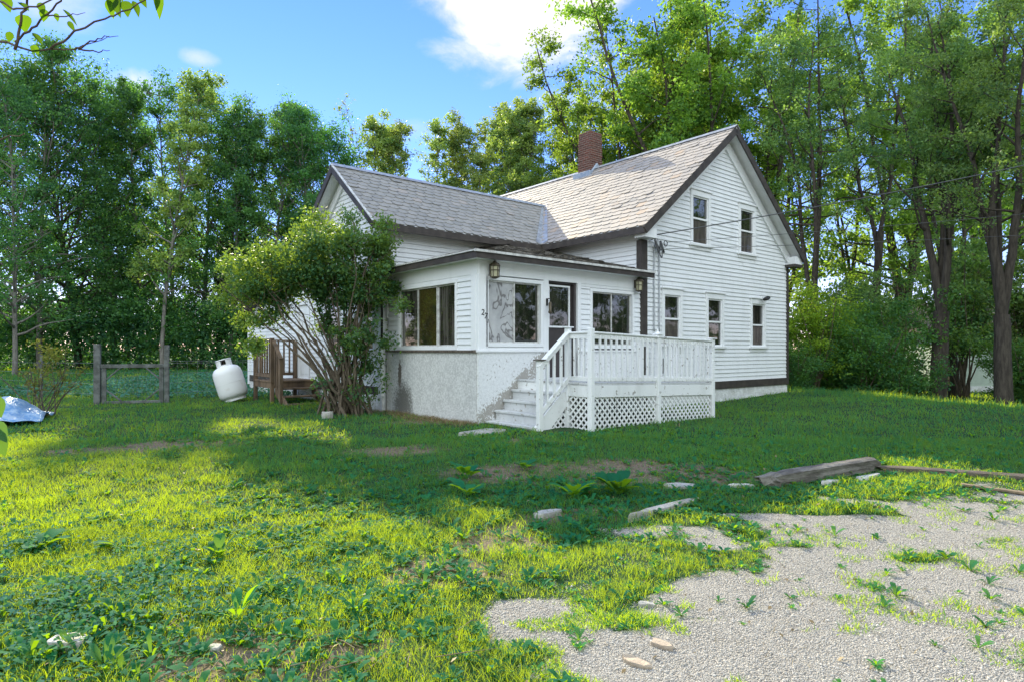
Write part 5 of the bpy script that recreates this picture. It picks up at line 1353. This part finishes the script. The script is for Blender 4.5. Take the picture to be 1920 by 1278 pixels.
burdock((-.45,6.3),.22,10,'leafy weed between the shaded and the sunlit grass',.7,4)
burdock((.15,7.5),.2,10,'small leafy weed close below the front steps',.9,6)
burdock((-3.55,4.75),.20,14,'low plant with big round leaves in the left shade, outer one',.45,7)
burdock((-3.0,4.85),.20,14,'low plant with big round leaves in the left shade, beside the sunny grass',.5,8)
burdock((-2.12,4.55),.13,12,'small dark tuft plant with a white flower head in the sunny grass',1.3,9)
burdock((-1.55,3.55),.17,11,'upright long-leaved weed in the sunny grass above the twigs',1.5,10,.42)
burdock((-1.9,2.95),.16,10,'upright long-leaved weed beside the chalky white stone',1.6,11,.42)

# ================================================================== SKY, SUN, CAMERA
SUN_V = Vector((.26*UX+1.0*VX, .26*UY+1.0*VY, .545)).normalized()
el = math.asin(SUN_V.z); azs = math.atan2(SUN_V.x, SUN_V.y)     # azimuth from +Y towards +X
w = bpy.data.worlds.new('World'); S.world = w; w.use_nodes = True; t = NT(w.node_tree); t.n.clear()
sky = t.new('ShaderNodeTexSky', sky_type='NISHITA', sun_disc=False); sky.sun_elevation = el; sky.sun_rotation = azs
sky.air_density = 1.0; sky.dust_density = .0; sky.ozone_density = 3.0; sky.altitude = 300
v = t.new('ShaderNodeTexCoord').outputs['Generated']; x, y, z = t.xyz(v)
az = t.math('ARCTAN2', x, y); elv = t.math('ARCSINE', z)
sv_ = t.scale(v, (1, 1, 1.7))
nz = t.noise(sv_, 9, 9, .60, .3)
def blob(a0, e0, wa, we, th=.0, soft=.9, amp=2.6):
    p = t.math('DIVIDE', t.math('SUBTRACT', az, R(a0)), R(wa)); q = t.math('DIVIDE', t.math('SUBTRACT', elv, R(e0)), R(we))
    d = t.math('SUBTRACT', 1., t.math('ADD', t.math('MULTIPLY', p, p), t.math('MULTIPLY', q, q)))
    d = t.math('MAXIMUM', d, -3.)
    return t.ramp(t.math('ADD', d, t.math('MULTIPLY', t.math('SUBTRACT', nz, .5), amp)), th, th+soft)
main = blob(1.6, 28.2, 9.6, 5.6, .0, .9, 2.5)
for args, k in (((-5.0,25.2,4.6,1.6,.1,.9,3.0),.7), ((4.5,21.3,4.2,1.7,.1,1.2,3.),.42), ((-26.2,22.6,2.0,.9,.3,.9,2.2),.6), ((-31,19.6,4,1.6,.2,.9,3.),.7), ((-7,19.0,5,1.2,.2,1.2,3.),.35), ((-37,24,5,2.5,.0,1.2,3.),.55), ((12,16,9,2.5,.2,1.2,3.),.4)):
    main = t.math('MAXIMUM', main, t.math('MULTIPLY', blob(*args), k))
# unseen bright cloud bank, added behind the viewer to lift the shaded walls
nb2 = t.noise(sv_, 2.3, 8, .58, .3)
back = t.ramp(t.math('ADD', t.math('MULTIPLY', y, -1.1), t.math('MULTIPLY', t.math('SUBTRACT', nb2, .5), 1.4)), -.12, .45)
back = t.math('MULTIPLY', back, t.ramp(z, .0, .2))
bg1 = t.new('ShaderNodeBackground'); t.lk(sky.outputs[0], bg1.inputs[0])
hs = t.new('ShaderNodeHueSaturation'); t.lk(sky.outputs[0], hs.inputs['Color']); hs.inputs['Saturation'].default_value = 1.22
t.lk(t.mix(1., hs.outputs[0], (1.14, .87, 1.16), 'MULTIPLY'), bg1.inputs[0]); bg1.inputs[1].default_value = .125
bg2 = t.new('ShaderNodeBackground'); t.lk(t.mix(t.ramp(main, .3, 1.), (.78, .84, 1.0), (1., .985, .98)), bg2.inputs[0]); bg2.inputs[1].default_value = .56
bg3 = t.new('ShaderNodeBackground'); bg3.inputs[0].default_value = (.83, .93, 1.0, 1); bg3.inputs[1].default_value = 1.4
m1 = t.new('ShaderNodeMixShader'); t.lk(main, m1.inputs[0]); t.lk(bg1.outputs[0], m1.inputs[1]); t.lk(bg2.outputs[0], m1.inputs[2])
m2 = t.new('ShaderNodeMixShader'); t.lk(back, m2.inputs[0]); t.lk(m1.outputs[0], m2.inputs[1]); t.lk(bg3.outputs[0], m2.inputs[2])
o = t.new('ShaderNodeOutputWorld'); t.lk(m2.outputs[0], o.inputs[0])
sl = bpy.data.lights.new('sun', 'SUN'); sl.energy = 5.0; sl.angle = R(.5); sl.color = (1., .90, .66)
so = bpy.data.objects.new('sun', sl); COL.objects.link(so); so.rotation_euler = SUN_V.to_track_quat('Z', 'Y').to_euler(); so.location = (-15, 30, 30)

cam = bpy.data.cameras.new('camera'); co = bpy.data.objects.new('camera', cam); COL.objects.link(co)
co.location = (0, 0, 1.5); co.rotation_euler = (R(90), 0, 0)
cam.sensor_width = 36; cam.lens = 36*1180/1920; cam.shift_y = (656-639)/1920; cam.clip_end = 3000; cam.clip_start = .05
S.camera = co
S.view_settings.view_transform = 'Standard'; S.view_settings.look = 'None'; S.view_settings.exposure = 1.08; S.view_settings.gamma = 1
S.cycles.max_bounces = 8; S.cycles.diffuse_bounces = 4; S.cycles.transmission_bounces = 4; S.cycles.transparent_max_bounces = 8
S.cycles.caustics_reflective = False; S.cycles.caustics_refractive = False
try: S.cycles.use_denoising = True
except Exception: pass
